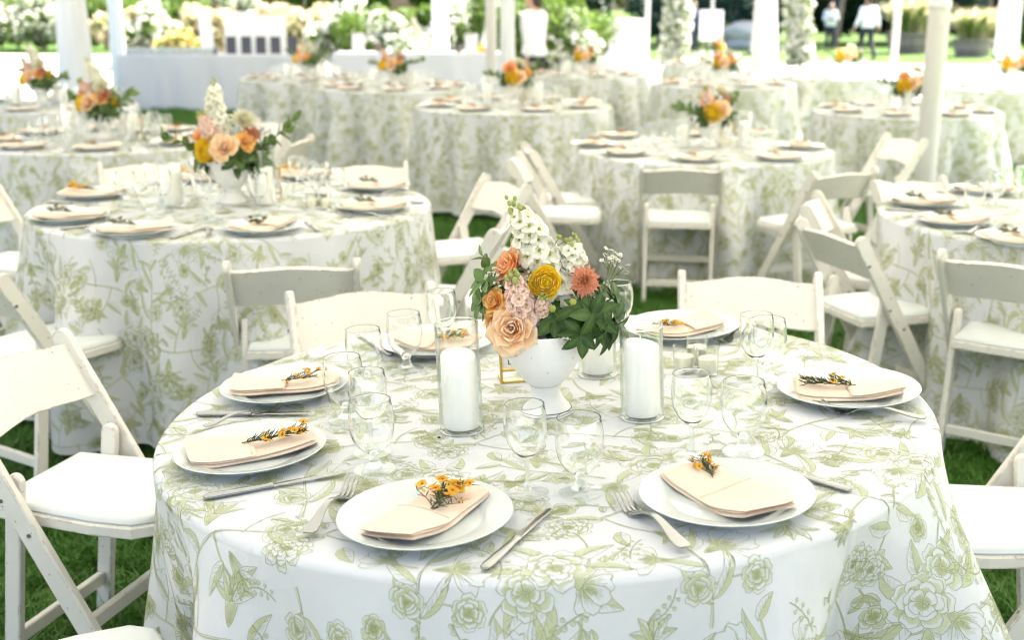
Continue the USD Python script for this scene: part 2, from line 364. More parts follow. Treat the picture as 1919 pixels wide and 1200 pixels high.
# ------------------------------------------------------------------ folding chair
def build_chair():
    p = proto("folding_chair")
    for s in (1, -1):
        leg = part(p, "front_leg", bar_xz((.205, 0), (-.245, .765), .052, .022, s * .207), "chair_paint")
        for q in ((-.04, .415), (-.105, .49), (-.205, .66)):       # a leg's screws are pieces of that leg
            m = trimesh.creation.cylinder(.0048, .003, sections=10); m.apply_transform(trans((q[0] + .004, s * .2195, q[1])) @ rotx(PI / 2)); part(leg, "screw", m, "screw_steel")
    for s in (1, -1):
        part(p, "rear_leg", bar_xz((-.160, 0), (-.090, .540), .042, .022, s * .176), "chair_paint")
    # backrest: slightly curved panel with a crest
    d = np.array([-.45, .765]); d /= np.linalg.norm(d); nrm = np.array([d[1], -d[0]])
    U, Vv = np.meshgrid(np.linspace(-1, 1, 25), np.linspace(0, 1, 9), indexing="ij")
    top = .848 + .026 * np.cos(U * PI / 2) ** 1.5; bot = .700 + .020 * np.cos(U * PI / 2) ** 1.5
    along = bot + (top - bot) * Vv; bow = -.018 * (1 - U ** 2)
    def side(off):
        o = bow + off
        return np.stack([.205 + d[0] * along + nrm[0] * o, .196 * U, d[1] * along + nrm[1] * o], -1)
    part(p, "backrest", shell(side(.008), side(-.007)), "chair_paint", smooth=35)
    seat = Polygon([(-.185, -.166), (-.185, .166), (.10, .186), (.20, .178), (.243, .14), (.252, 0), (.243, -.14), (.20, -.178), (.10, -.186)])
    part(p, "seat_frame", plate_poly(seat, .418, .447, .004), "chair_paint")
    rings = [(0.010, .4475), (.007, .452), (.010, .460), (.018, .4655), (.035, .4685), (.08, .470)]
    part(p, "seat_cushion", hull(np.vstack([np.c_[np.array(seat.buffer(-o).exterior.coords)[:-1], np.full(len(seat.buffer(-o).exterior.coords) - 1, z)] for o, z in rings])), "seat_vinyl", smooth=50)
    part(p, "front_stretcher", cbox(.020, .392, .036, .003, (.085, 0, .205)), "chair_paint")
    part(p, "rear_stretcher", cbox(.020, .330, .034, .003, (-.148, 0, .115)), "chair_paint")
    return p
CHAIR = build_chair()
def chair(x, y, a, label, z=0.0, group=None):
    thing("folding_chair", label, "chair", trans((x, y, z)) @ rotz(a), group, CHAIR)

# ------------------------------------------------------------------ tableware
PLATE_R = .142
def build_plate():
    p = proto("dinner_plate")
    prof = [(0, .004), (.075, .004), (.082, .0), (.086, .0), (.087, .005), (.100, .010), (.120, .0165), (.1395, .0225), (.142, .0245), (.1405, .0258), (.136, .0248), (.118, .0195), (.102, .0145), (.094, .0105), (.086, .0085), (0, .008)]
    part(p, "dish", lathe(prof, 64), "porcelain", smooth=40)
    return p
PLATE = build_plate()

def slab(L0, L1, W, t, z0, zfun, jit, n=18, m=11):
    """one fold of cloth: a soft-edged slab between L0 and L1 along x."""
    x = np.linspace(L0, L1, n); v = np.linspace(-1, 1, m); v = np.sign(v) * (1 - (1 - abs(v)) ** 1.6)
    X, Vv = np.meshgrid(x, v, indexing="ij")
    ex = np.clip(1 - (2 * (X - L0) / (L1 - L0) - 1) ** 14, 0, 1) ** .5; ev = np.clip(1 - Vv ** 10, 0, 1) ** .5
    e = np.minimum(ex, ev); Y = Vv * W / 2 + jit[0] * np.sin(X * 21 + jit[2]) * .4 + jit[0]
    Y = Y * (1 - .035 * abs(2 * (X - L0) / (L1 - L0) - 1) ** 12) + .0016 * Vv * np.sin(X * 33 + jit[2] * 2)
    c_ = (L0 + L1) / 2; X = c_ + (X - c_) * (1 - .022 * abs(Vv) ** 8) + .0014 * np.sin(Vv * 3 + jit[2]) * np.sign(X - c_) * abs(2 * (X - L0) / (L1 - L0) - 1) ** 4
    base = z0 + zfun(X, Y); mid = base + t / 2
    return shell(np.stack([X + jit[1] * (1 + .3 * Vv), Y, mid + e * t / 2], -1), np.stack([X + jit[1] * (1 + .3 * Vv), Y, mid - e * t / 2 - .00001], -1))
def build_napkin(k, pocket=True, L=.25, W=.118):
    p = proto(f"folded_napkin_{k}")
    r = np.random.default_rng(100 + k); ph = r.uniform(0, 6, 6); a1, a2, a3 = r.uniform(.6, 1.5, 3)
    def zf(X, Y):
        sag = .0135 * np.clip(abs(X) / (L / 2), 0, 1) ** 2.0
        return .0090 + sag + .0022 * a1 * np.sin(X * 19 + ph[0]) * np.cos(Y * 26 + ph[1]) + .0012 * a2 * np.sin(X * 41 + Y * 33 + ph[2]) + .0025 * a3 * (Y / .06) * np.sin(X * 13 + ph[3])
    z = 0.0
    for i in range(2):
        t = (.0085, .0065)[i]
        part(p, "fold", slab(-L / 2 + r.uniform(0, .006), L / 2 - r.uniform(0, .006), W - (0, .005)[i] - r.uniform(0, .004), t, z, zf, (r.uniform(-.002, .002), r.uniform(-.0035, .0035), r.uniform(0, 6)), 26, 15), "napkin_linen", smooth=60)
        z += t * .86
    if pocket:
        q = r.uniform(-.006, .006)
        pf = part(p, "pocket_fold", slab(.002 + q, L / 2 + .003, W + .002, .0055, z - .0008, lambda X, Y: zf(X, Y) + .0035 * np.exp(-((X - .004) / .02) ** 2) * (1 - (Y / .062) ** 2), (.0005, r.uniform(-.006, .006), 1.0), 20, 15), "napkin_linen", smooth=60)
        part(pf, "pocket_edge", tube([(.0035 + q + (y / .06) * .3 * .003, y, float(zf(np.array(.004), np.array(y))) + z + .0045 + .0035 * (1 - (y / .062) ** 2)) for y in np.linspace(-.056, .056, 12)], .0011, 6), "napkin_linen", smooth=True)
    return p
NAPKINS = [build_napkin(k) for k in range(4)]

def build_fork():
    p = proto("dinner_fork")
    L = .195
    half = [(-.0975, 0), (-.0965, .0065), (-.090, .0098), (-.075, .0095), (-.045, .0062), (-.01, .0038), (.018, .0036), (.030, .0060), (.040, .0110), (.050, .0125)]
    tines = []
    for c0, c1 in ((-.0125, -.0082), (-.0055, -.0014), (.0014, .0055), (.0082, .0125)):
        tines.append(Polygon([(.046, c0), (.046, c1), (.093, (c0 + c1) / 2 + .0011), (.0975, (c0 + c1) / 2), (.093, (c0 + c1) / 2 - .0011)]))
    body = Polygon(half + [(a, -b) for a, b in half[::-1]]).buffer(.0004)
    poly = unary_union([body] + tines)
    m = trimesh.creation.extrude_polygon(poly, .0022, engine="earcut"); v, f = trimesh.remesh.subdivide_to_size(m.vertices, m.faces, .008, max_iter=12)
    def bend(v):
        x = v[:, 0]
        return .004 + .011 * np.exp(-((x + .015) / .045) ** 2) - .009 * np.exp(-((x - .055) / .028) ** 2) + .012 * np.clip((x - .06) / .04, 0, 1) ** 1.6 + .0012 * (1 - (v[:, 1] / .012) ** 2)
    v = np.array(v); v[:, 2] += bend(v); v[:, 2] -= v[:, 2].min() - .0004
    part(p, "fork_body", trimesh.Trimesh(v, f), "steel", smooth=40)
    return p
def build_knife():
    p = proto("dinner_knife")
    secs = []
    for x, w, h in ((-.115, .0035, .0028), (-.112, .0075, .0042), (-.10, .0090, .0048), (-.06, .0082, .0045), (-.025, .0062, .0042), (-.012, .0058, .0042), (-.009, .0078, .0052), (-.006, .0078, .0052), (-.003, .006, .004)):
        a = np.linspace(0, 2 * PI, 14, endpoint=False); secs.append(np.stack([np.full(14, x), w * np.cos(a), .0056 + h * np.sin(a)], -1))
    secs = [np.repeat(secs[0].mean(0)[None], 14, 0)] + secs + [np.repeat(secs[-1].mean(0)[None], 14, 0)]
    part(p, "handle", grid_mesh(np.array(secs), True), "steel", smooth=50)
    up = [(-.004, .0055), (.02, .0072), (.07, .0082), (.095, .0078), (.108, .0058), (.114, .001)]; lo = [(.110, -.0035), (.095, -.0055), (.02, -.0062), (-.004, -.0055)]
    poly = Polygon(up + lo); a = np.array(poly.exterior.coords)[:-1]; b = np.array(poly.buffer(-.003).exterior.coords)[:-1]
    part(p, "blade", hull(np.vstack([np.c_[a, np.full(len(a), .0056)], np.c_[b, np.full(len(b), .0068)], np.c_[b, np.full(len(b), .0044)]])), "steel", smooth=25)
    return p
FORK, KNIFE = build_fork(), build_knife()

def torus(R, r, z, n=48, m=8):
    a = np.linspace(0, 2 * PI, m + 1); return lathe(np.stack([R + r * np.cos(a), z + r * np.sin(a)], 1), n)
def glass_profile(foot_r, stem_r, stem_h, bowl, wall=.0017):
    """foot, stem and bowl (list of (r, z)), as one closed outline."""
    foot = [(0, .0006), (foot_r * .6, .0004), (foot_r, .0012), (foot_r + .0006, .0022), (foot_r - .001, .0032), (foot_r * .55, .0050), (stem_r * 1.8, .0082), (0, .0084)]
    stem = [(0, .0086), (stem_r * 1.75, .0086), (stem_r * 1.15, .014), (stem_r, .022 if stem_h > .03 else .018), (stem_r * .92, stem_h * .7 + .005), (stem_r * 1.15, stem_h - .002), (stem_r * 1.3, bowl[0][1] - .0004), (0, bowl[0][1] - .0003)]
    prof = [(0, bowl[0][1])] + [(r, z) for r, z in bowl]
    rim_r, rim_z = bowl[-1]
    prof += [(rim_r - wall * .1, rim_z + .0007), (rim_r - wall * .8, rim_z + .0004)]
    prof += [(max(r - wall, 0.0), z + wall * .2) for r, z in bowl[::-1] if r > .009]
    prof += [(0, bowl[0][1] + .0065)]
    return stem, prof, foot, bowl[-1], (foot_r - .0006, .0022)
def build_glass(name, prof, n=40):
    p = proto(name)
    part(p, "bowl", lathe(prof[1], n), "crystal", smooth=60)
    part(p, "stem", lathe(prof[0], n), "glass_stem", smooth=60)
    part(p, "foot", lathe(prof[2], n), "glass_foot", smooth=60)
    rr, zz = prof[3]; part(p, "rim", torus(rr - .0008, .0010, zz), "glass_rim", smooth=True); rr, zz = prof[4]; part(p, "foot_edge", torus(rr, .0007, zz), "glass_rim", smooth=True)
    return p
WINE_BOWL = [(.0075, .066), (.014, .070), (.023, .079), (.0305, .092), (.0345, .106), (.0362, .120), (.0362, .134), (.0350, .148), (.0332, .160)]
GOB_BOWL = [(.0125, .034), (.020, .040), (.0295, .050), (.0365, .063), (.0400, .078), (.0412, .093), (.0408, .108), (.0392, .122), (.0372, .134)]
WINE = build_glass("wine_glass", glass_profile(.0345, .0042, .064, WINE_BOWL))
GOBLET = build_glass("water_goblet", glass_profile(.0375, .0095, .031, GOB_BOWL))
def build_cylinder(k, H, R=.0425):
    p = proto(f"glass_cylinder_{k}")
    part(p, "glass_body", lathe([(0, 0), (R - .003, 0), (R, .003), (R, H - .001), (R - .001, H), (R - .0022, H - .001), (R - .0028, .010), (R - .006, .0078), (0, .0075)], 48), "glass", smooth=40)
    part(p, "rim", torus(R - .0011, .0013, H), "glass_rim", smooth=True); part(p, "base_edge", torus(R - .0012, .0028, .0034), "crystal", smooth=True)
    return p
def build_pillar(k, H, R=.0345, lean=0.0):
    p = proto(f"pillar_candle_{k}")
    a = np.linspace(0, 2 * PI, 40, endpoint=False); prof = [(0, 0), (R - .002, 0), (R, .002), (R, H - .006), (R - .002, H - .001), (R - .008, H + .001), (.01, H - .001 + .004), (.003, H + .004), (0, H + .004)]
    m = lathe(prof, 40); v = m.vertices.copy(); top = np.clip((v[:, 2] - H + .03) / .03, 0, 1)
    v[:, 2] += top * .006 * np.sin(np.arctan2(v[:, 1], v[:, 0]) + k) * np.hypot(v[:, 0], v[:, 1]) / R; m.vertices = v
    part(p, "wax", m, "wax", smooth=50)
    part(p, "wick", tube([(0, 0, H + .001), (.001, 0, H + .008), (.003, .001, H + .016)], .0011, 6), "wick")
    return p
CYL = [build_cylinder(0, .218), build_cylinder(1, .188), build_cylinder(2, .165)]
PILLAR = [build_pillar(0, .148), build_pillar(1, .146), build_pillar(2, .125)]
def build_votive():
    p = proto("votive_candle")
    part(p, "glass_cup", lathe([(0, 0), (.021, 0), (.0225, .0015), (.0245, .060), (.0242, .0615), (.0232, .0608), (.0213, .006), (0, .005)], 32), "glass", smooth=40)
    part(p, "wax", lathe([(0, .0062), (.0200, .0064), (.0212, .0085), (.0222, .037), (.021, .0385), (.006, .0380), (0, .0385)], 32), "wax_cream", smooth=40)
    part(p, "wick", tube([(0, 0, .036), (0, 0, .043), (.0012, 0, .050)], .0009, 6), "wick")
    return p
VOTIVE = build_votive()
def build_urn():
    p = proto("pedestal_urn")
    part(p, "bowl", lathe([(0, .058), (.024, .056), (.033, .059), (.046, .072), (.064, .097), (.079, .126), (.0885, .157), (.0915, .170), (.0925, .1745), (.0912, .1765), (.087, .174), (.080, .155), (.05, .11), (0, .10)], 56), "urn_glaze", smooth=45)
    part(p, "pedestal", lathe([(0, 0), (.049, 0), (.0515, .002), (.0515, .0068), (.050, .0085), (.046, .0145), (.036, .026), (.0305, .038), (.0295, .047), (.0325, .0535), (.0335, .0565), (.031, .0590), (0, .0592)], 56), "urn_glaze", smooth=45)
    part(p, "foot_line", lathe([(.0516, .0069), (.0519, .0072), (.0519, .0080), (.0505, .0084), (.0500, .0078)], 56), "urn_chip", smooth=60)
    for a, z, r in ((-1.2, .126, .0795), (-1.9, .1, .066), (-.8, .142, .0845), (-2.3, .135, .082)):
        part(p, "chip", moved(trimesh.creation.icosphere(1, .0011), trans((r * math.cos(a), r * math.sin(a), z)) @ scl((1, 1, .7))), "urn_chip")
    return p
URN = build_urn()
def build_frame():
    p = proto("number_frame")
    W, Hh, t = .100, .135, .006
    for x in (-W / 2 + t / 2, W / 2 - t / 2): part(p, "frame_bar", cbox(t, .010, Hh, .0012, (x, 0, Hh / 2 + .0)), "gold")
    for z in (t / 2, .030, Hh - t / 2): part(p, "frame_bar", cbox(W - 2 * t - .0006, .010, t, .0012, (0, 0, z)), "gold")
    for x in (-W / 2 + t / 2, W / 2 - t / 2): part(p, "frame_bar", cbox(t, .045, t, .0012, (x, .0285, t / 2)), "gold")
    part(p, "card", cbox(W - 2 * t - .001, .0016, Hh - .040, .0003, (0, 0, .0335 + (Hh - .040) / 2)), "card")
    txt = meshkit.text_mesh("E", .016, .0006); txt.apply_transform(trans((-.033, -.0009, .042)) @ rotx(PI / 2)); part(p, "letter", txt, "ink")
    return p
FRAME = build_frame()

# ------------------------------------------------------------------ toile print: drawn once as vector sprays, then laid on the cloth
class Spray:
    def __init__(s): s.fill, s.line = Polygon(), Polygon()
    def add(s, sil, fill, lines):
        s.fill = s.fill.difference(sil); s.line = s.line.difference(sil)
        if fill is not None and not fill.is_empty: s.fill = s.fill.union(fill)
        L = unary_union([LineString(l).buffer(w, resolution=1, cap_style=2) for l, w in lines if len(l) > 1])
        s.line = s.line.union(L)
INK, FINE = .00052, .00032
def xf(pts, o, a, sc=1.0):
    c, s = math.cos(a), math.sin(a); p = np.asarray(pts) * sc
    return np.stack([o[0] + c * p[:, 0] - s * p[:, 1], o[1] + s * p[:, 0] + c * p[:, 1]], 1)
def d_leaf(S, o, a, L, W, bend=0.0, veins=7, shade=1, r=rnd):
    t = np.linspace(0, 1, 15); mid = np.stack([t * L, bend * L * t * t], 1)
    w = W * np.sin(PI * t ** .75) ** .9 * (1 + .05 * np.sin(t * 22))
    nx = np.gradient(mid, axis=0); nx /= np.linalg.norm(nx, axis=1, keepdims=True); n = np.stack([-nx[:, 1], nx[:, 0]], 1)
    up, lo = mid + n * w[:, None], mid - n * w[:, None]
    out = xf(np.vstack([up, lo[::-1]]), o, a); M = xf(mid, o, a); lower = xf(lo, o, a); upper = xf(up, o, a)
    sil = Polygon(out).buffer(0)
    half = Polygon(np.vstack([M, (lower * .95 + M * .05 if shade > 0 else upper * .95 + M * .05)[::-1]])).buffer(0)
    lines = [(np.vstack([out, out[:1]]), INK), (M[:-1], INK * .8)]
    for k in range(veins):
        i = 2 + int(k * 10 / veins); j = min(i + 2, 14)
        for side in (upper, lower): lines.append((np.array([M[i], .35 * M[j] + .65 * side[j]]), FINE))
    S.add(sil, half, lines)
def d_petal(S, o, a, L, W, ruffle=.06, hatch=5, base=.5, r=rnd):
    ph = r.uniform(0, 6); u = np.array([0, .12, .28, .46, .62, .76, .87, .95, .99])
    w = W * 1.12 * u ** .62 * (1 - u ** 5) ** .42
    x = np.concatenate([u, u[::-1]]) * L; y = np.concatenate([w, -w[::-1]]); k_ = np.arange(len(x))
    g = 1 + ruffle * np.sin(k_ * 2.1 + ph) * np.concatenate([u, u[::-1]]) ** 2
    x = x * g; y = y * (2 - g) ; out = np.stack([x, y], 1)
    P = xf(out, o, a); sil = Polygon(P).buffer(0)
    lines = [(np.vstack([P, P[:1]]), INK)]
    for k in range(hatch):
        v = (k + .5) / hatch * 2 - 1; l1 = r.uniform(.45, .82); q = np.linspace(.12, l1, 4)
        lines.append((xf(np.stack([L * q * (1 - .15 * v * v), W * v * .78 * q ** .7], 1), o, a), FINE))
    b = Polygon(xf(np.stack([x * base * r.uniform(.9, 1.1), y * base * 1.1], 1), o, a)).buffer(0).intersection(sil)
    S.add(sil, b, lines)
def d_flower(S, o, R, layers=3, n=6, a0=0.0, squash=1.0, r=rnd):
    for k in range(layers):
        rr = R * (1 - k / layers * .78); m = max(3, n - k)
        for i in range(m):
            a = a0 + k * .5 + 2 * PI * i / m + r.uniform(-.12, .12)
            d_petal(S, o, a, rr * (r.uniform(.9, 1.1)) * (1 - (1 - squash) * abs(math.sin(a))), rr * (2.5 / m) * 1.05, hatch=11 if k < 2 else 6, base=(.86, .80, .68, .55)[k], r=r)
    for i in range(5):
        c = (o[0] + r.uniform(-.12, .12) * R, o[1] + r.uniform(-.12, .12) * R); d_dot(S, c, R * .05)
def d_dot(S, c, r, ring=True):
    q = Point(c).buffer(r, resolution=5); e = np.array(q.exterior.coords)
    S.add(q, Polygon(xf(np.array(q.exterior.coords) - c, (c[0] + r * .15, c[1] - r * .15), 0, .65)), [(e, INK * .9)])
def d_stem(S, pts, w0=.0022, w1=.001, r=rnd):
    P = bez(np.c_[np.asarray(pts, float), np.zeros(len(pts))], 18)[:, :2]
    n = np.gradient(P, axis=0); n /= np.linalg.norm(n, axis=1, keepdims=True); n = np.stack([-n[:, 1], n[:, 0]], 1)
    w = np.linspace(w0, w1, len(P))[:, None] * (1 + .15 * np.sin(np.arange(len(P)) * 1.7))[:, None]
    A, B = P + n * w, P - n * w; poly = Polygon(np.vstack([A, B[::-1]])).buffer(0)
    S.add(poly, Polygon(np.vstack([P, B[::-1]])).buffer(0), [(A, INK * .9), (B, INK * .9)])
    return P
def d_lily(S, o, a, L, r=rnd):
    d_leafs = [(-.55, .95), (.55, .95), (-.28, 1.05), (.28, 1.05), (0, 1.0)]
    d_petal(S, o, a, L * .62, L * .17, hatch=6, base=.75, r=r)
    tip = (o[0] + math.cos(a) * L * .45, o[1] + math.sin(a) * L * .45)
    for da, k in d_leafs: d_leaf(S, tip, a + da * 1.5, L * .55 * k, L * .105, bend=da * .7, veins=4, r=r)
    for k in (-.12, 0, .12): d_stem(S, [tip, (tip[0] + math.cos(a + k) * L * .2, tip[1] + math.sin(a + k) * L * .2), (tip[0] + math.cos(a + k * 3) * L * .42, tip[1] + math.sin(a + k * 3) * L * .42)], .0008, .0005)
def d_trumpet(S, o, a, L, r=rnd):
    """hibiscus seen from the side: a fan of ruffled petals on a throat"""
    d_petal(S, o, a, L * .6, L * .16, hatch=6, base=.8, r=r)
    q = (o[0] + math.cos(a) * L * .35, o[1] + math.sin(a) * L * .35)
    for da in (-1.0, 1.0, -.6, .6, 0): d_petal(S, q, a + da, L * .66, L * .25, ruffle=.09, hatch=7, base=.45, r=r)
    for i in range(6): d_dot(S, (q[0] + math.cos(a) * L * (.1 + .05 * i) + r.uniform(-.002, .002), q[1] + math.sin(a) * L * (.1 + .05 * i) + r.uniform(-.002, .002)), .0016)
def d_bells(S, pts, n=7, r=rnd):
    P = d_stem(S, pts, .0011, .0006)
    for i in range(n):
        p = P[2 + int(i * 15 / n)]; s = 1 if i % 2 else -1; a = math.atan2(*(P[-1] - P[0])[::-1]) - s * 1.4; L = .016 * (1 - .4 * i / n)
        q = (p[0] + math.cos(a) * .008, p[1] + math.sin(a) * .008); S.add(Polygon(), None, [(np.array([p, q]), FINE * 1.3)]); d_dot(S, (q[0] + math.cos(a) * L * .3, q[1] + math.sin(a) * L * .3), L * .34)
def d_berries(S, pts, n=5, r=rnd):
    P = d_stem(S, pts, .0013, .0007)
    for i in range(n):
        p = P[-1 - i * 3]; a = r.uniform(0, 6.28); q = (p[0] + math.cos(a) * .012, p[1] + math.sin(a) * .012)
        S.add(Polygon(), None, [(np.array([p, q]), FINE * 1.3)]); d_dot(S, q, r.uniform(.0045, .0062))
    for k in (4, 9): d_leaf(S, P[k], r.uniform(0, 6.28), .028, .008, .2, 3)

def make_sprays():
    out = []
    r = random.Random(3)
    # 0: great peony with leaves, buds and berries
    S = Spray()
    d_stem(S, [(-.13, -.10), (-.03, -.04), (.10, -.08), (.17, .01)], .003, .0012); d_stem(S, [(-.02, -.02), (-.06, .08), (-.13, .09)], .002, .001)
    d_berries(S, [(.03, -.06), (.10, -.10), (.15, -.105)], 5, r); d_berries(S, [(-.08, -.07), (-.12, -.12), (-.12, -.15)], 4, r)
    for o, a, L, W, b in (((-.05, .02), 2.5, .10, .021, .3), ((-.06, -.01), 3.3, .105, .022, -.2), ((.04, .03), .9, .09, .02, .3), ((.05, -.02), -.3, .10, .02, -.3), ((-.02, -.05), 4.3, .095, .022, .3), ((.03, -.05), 5.2, .085, .02, -.3), ((0, .05), 1.7, .08, .018, .2)): d_leaf(S, o, a, L, W, b, 6, r.choice((1, -1)), r)
    d_flower(S, (-.055, .035), .052, 3, 6, .4, r=r); d_trumpet(S, (-.01, -.03), -1.75, .085, r); d_flower(S, (.02, .0), .066, 4, 7, .1, r=r)
    out.append(S)
    # 1: lilies on an arching branch
    S = Spray()
    d_stem(S, [(-.15, -.06), (-.05, .05), (.05, .0), (.15, .06)], .0034, .0012); d_stem(S, [(-.03, .01), (.0, -.08), (.06, -.12)], .002, .001); d_stem(S, [(.04, .015), (.03, .08), (.07, .13)], .002, .001)
    for o, a, L, W, b in (((-.1, -.02), 2.0, .09, .016, .5), ((-.12, -.04), 4.6, .08, .014, -.4), ((.09, .03), -.9, .085, .016, .4), ((.0, -.05), 3.6, .075, .015, .4), ((.06, .09), .1, .07, .014, -.3)): d_leaf(S, o, a, L, W, b, 6, r.choice((1, -1)), r)
    d_lily(S, (-.06, .03), 1.9, .115, r); d_lily(S, (.02, -.03), -1.1, .105, r); d_flower(S, (.12, .055), .042, 3, 6, .2, r=r); d_bells(S, [(.06, -.11), (.10, -.10), (.13, -.14)], 7, r)
    out.append(S)
    # 2: hibiscus with long strap leaves
    S = Spray()
    d_stem(S, [(.0, -.15), (.02, -.05), (-.02, .03), (.02, .13)], .0032, .0012); d_stem(S, [(.01, -.06), (.08, -.04), (.13, -.07)], .002, .001); d_stem(S, [(-.01, .02), (-.08, .02), (-.13, .07)], .002, .001)
    for o, a, L, W, b in (((.01, -.10), 2.4, .13, .013, -.4), ((.01, -.09), .7, .12, .013, .5), ((.0, -.02), 2.9, .11, .014, -.5), ((.0, .04), .6, .10, .015, .5), ((.02, .11), 2.0, .06, .013, .3)): d_leaf(S, o, a, L, W, b, 5, r.choice((1, -1)), r)
    d_trumpet(S, (.02, .02), .35, .12, r); d_trumpet(S, (-.05, .02), 2.6, .09, r); d_flower(S, (.11, -.06), .038, 3, 6, .7, r=r); d_flower(S, (-.02, -.06), .036, 3, 5, .2, r=r)
    d_bells(S, [(-.12, .06), (-.10, .11), (-.06, .13)], 7, r)
    out.append(S)
    # 3: dahlias and buds
    S = Spray()
    d_stem(S, [(-.12, .10), (-.05, .02), (.03, .03), (.10, -.10)], .003, .0012); d_stem(S, [(.0, .02), (.06, .07), (.12, .06)], .0018, .001); d_stem(S, [(-.04, .03), (-.08, -.04), (-.07, -.11)], .0018, .001)
    for o, a, L, W, b in (((-.05, .03), 1.6, .075, .017, .3), ((.05, -.01), -2.2, .08, .018, -.3), ((.03, .03), .2, .07, .016, .4), ((-.09, -.02), 3.4, .065, .016, .3), ((.08, -.07), .1, .06, .014, .3)): d_leaf(S, o, a, L, W, b, 6, r.choice((1, -1)), r)
    d_flower(S, (-.10, .085), .05, 4, 9, .2, r=r); d_flower(S, (.10, -.09), .046, 4, 8, .5, r=r); d_flower(S, (.115, .06), .03, 2, 6, .1, r=r); d_lily(S, (-.07, -.08), -1.9, .07, r); d_berries(S, [(.02, .02), (.0, .09), (.04, .12)], 4, r)
    out.append(S)
    # 4-6: small fillers
    S = Spray(); d_stem(S, [(-.05, -.03), (0, .01), (.05, .02)], .0014, .0008)
    for i in range(6): d_leaf(S, (-.04 + .016 * i, -.022 + .008 * i), .4 + (1.1 if i % 2 else -1.1), .034, .008, .2, 3, 1, r)
    out.append(S)
    S = Spray(); d_bells(S, [(-.05, .0), (0, .03), (.05, -.01)], 8, r); d_leaf(S, (-.05, 0), 3.6, .04, .009, .3, 4, 1, r); d_leaf(S, (-.04, .005), 2.2, .035, .008, .3, 4, 1, r); out.append(S)
    S = Spray(); d_stem(S, [(0, -.04), (.01, 0), (0, .03)], .0014, .0008); d_leaf(S, (0, -.02), 2.5, .035, .009, .3, 4, 1, r); d_leaf(S, (0, -.02), .6, .035, .009, .3, 4, -1, r); d_flower(S, (0, .028), .024, 2, 5, .3, r=r); out.append(S)
    return out
def tri(poly, edge):
    V, F, n = [], [], 0
    for g in getattr(poly, "geoms", [poly]):
        if g.is_empty or g.geom_type != "Polygon" or g.area < 2e-8: continue
        v, f = trimesh.creation.triangulate_polygon(g, engine="earcut")
        V.append(v); F.append(f + n); n += len(v)
    v, f = np.vstack(V), np.vstack(F)
    v, f = trimesh.remesh.subdivide_to_size(np.c_[v, np.zeros(len(v))], f, edge, max_iter=12)
    return np.asarray(v)[:, :2], np.asarray(f)
def simple(p): return p.simplify(.00028)
SPRAYS = []
for S_ in make_sprays():
    ink = simple(S_.line.buffer(0)); wash = simple(S_.fill.buffer(0)).difference(ink)
    SPRAYS.append((tri(wash, .022), tri(ink, .02)))

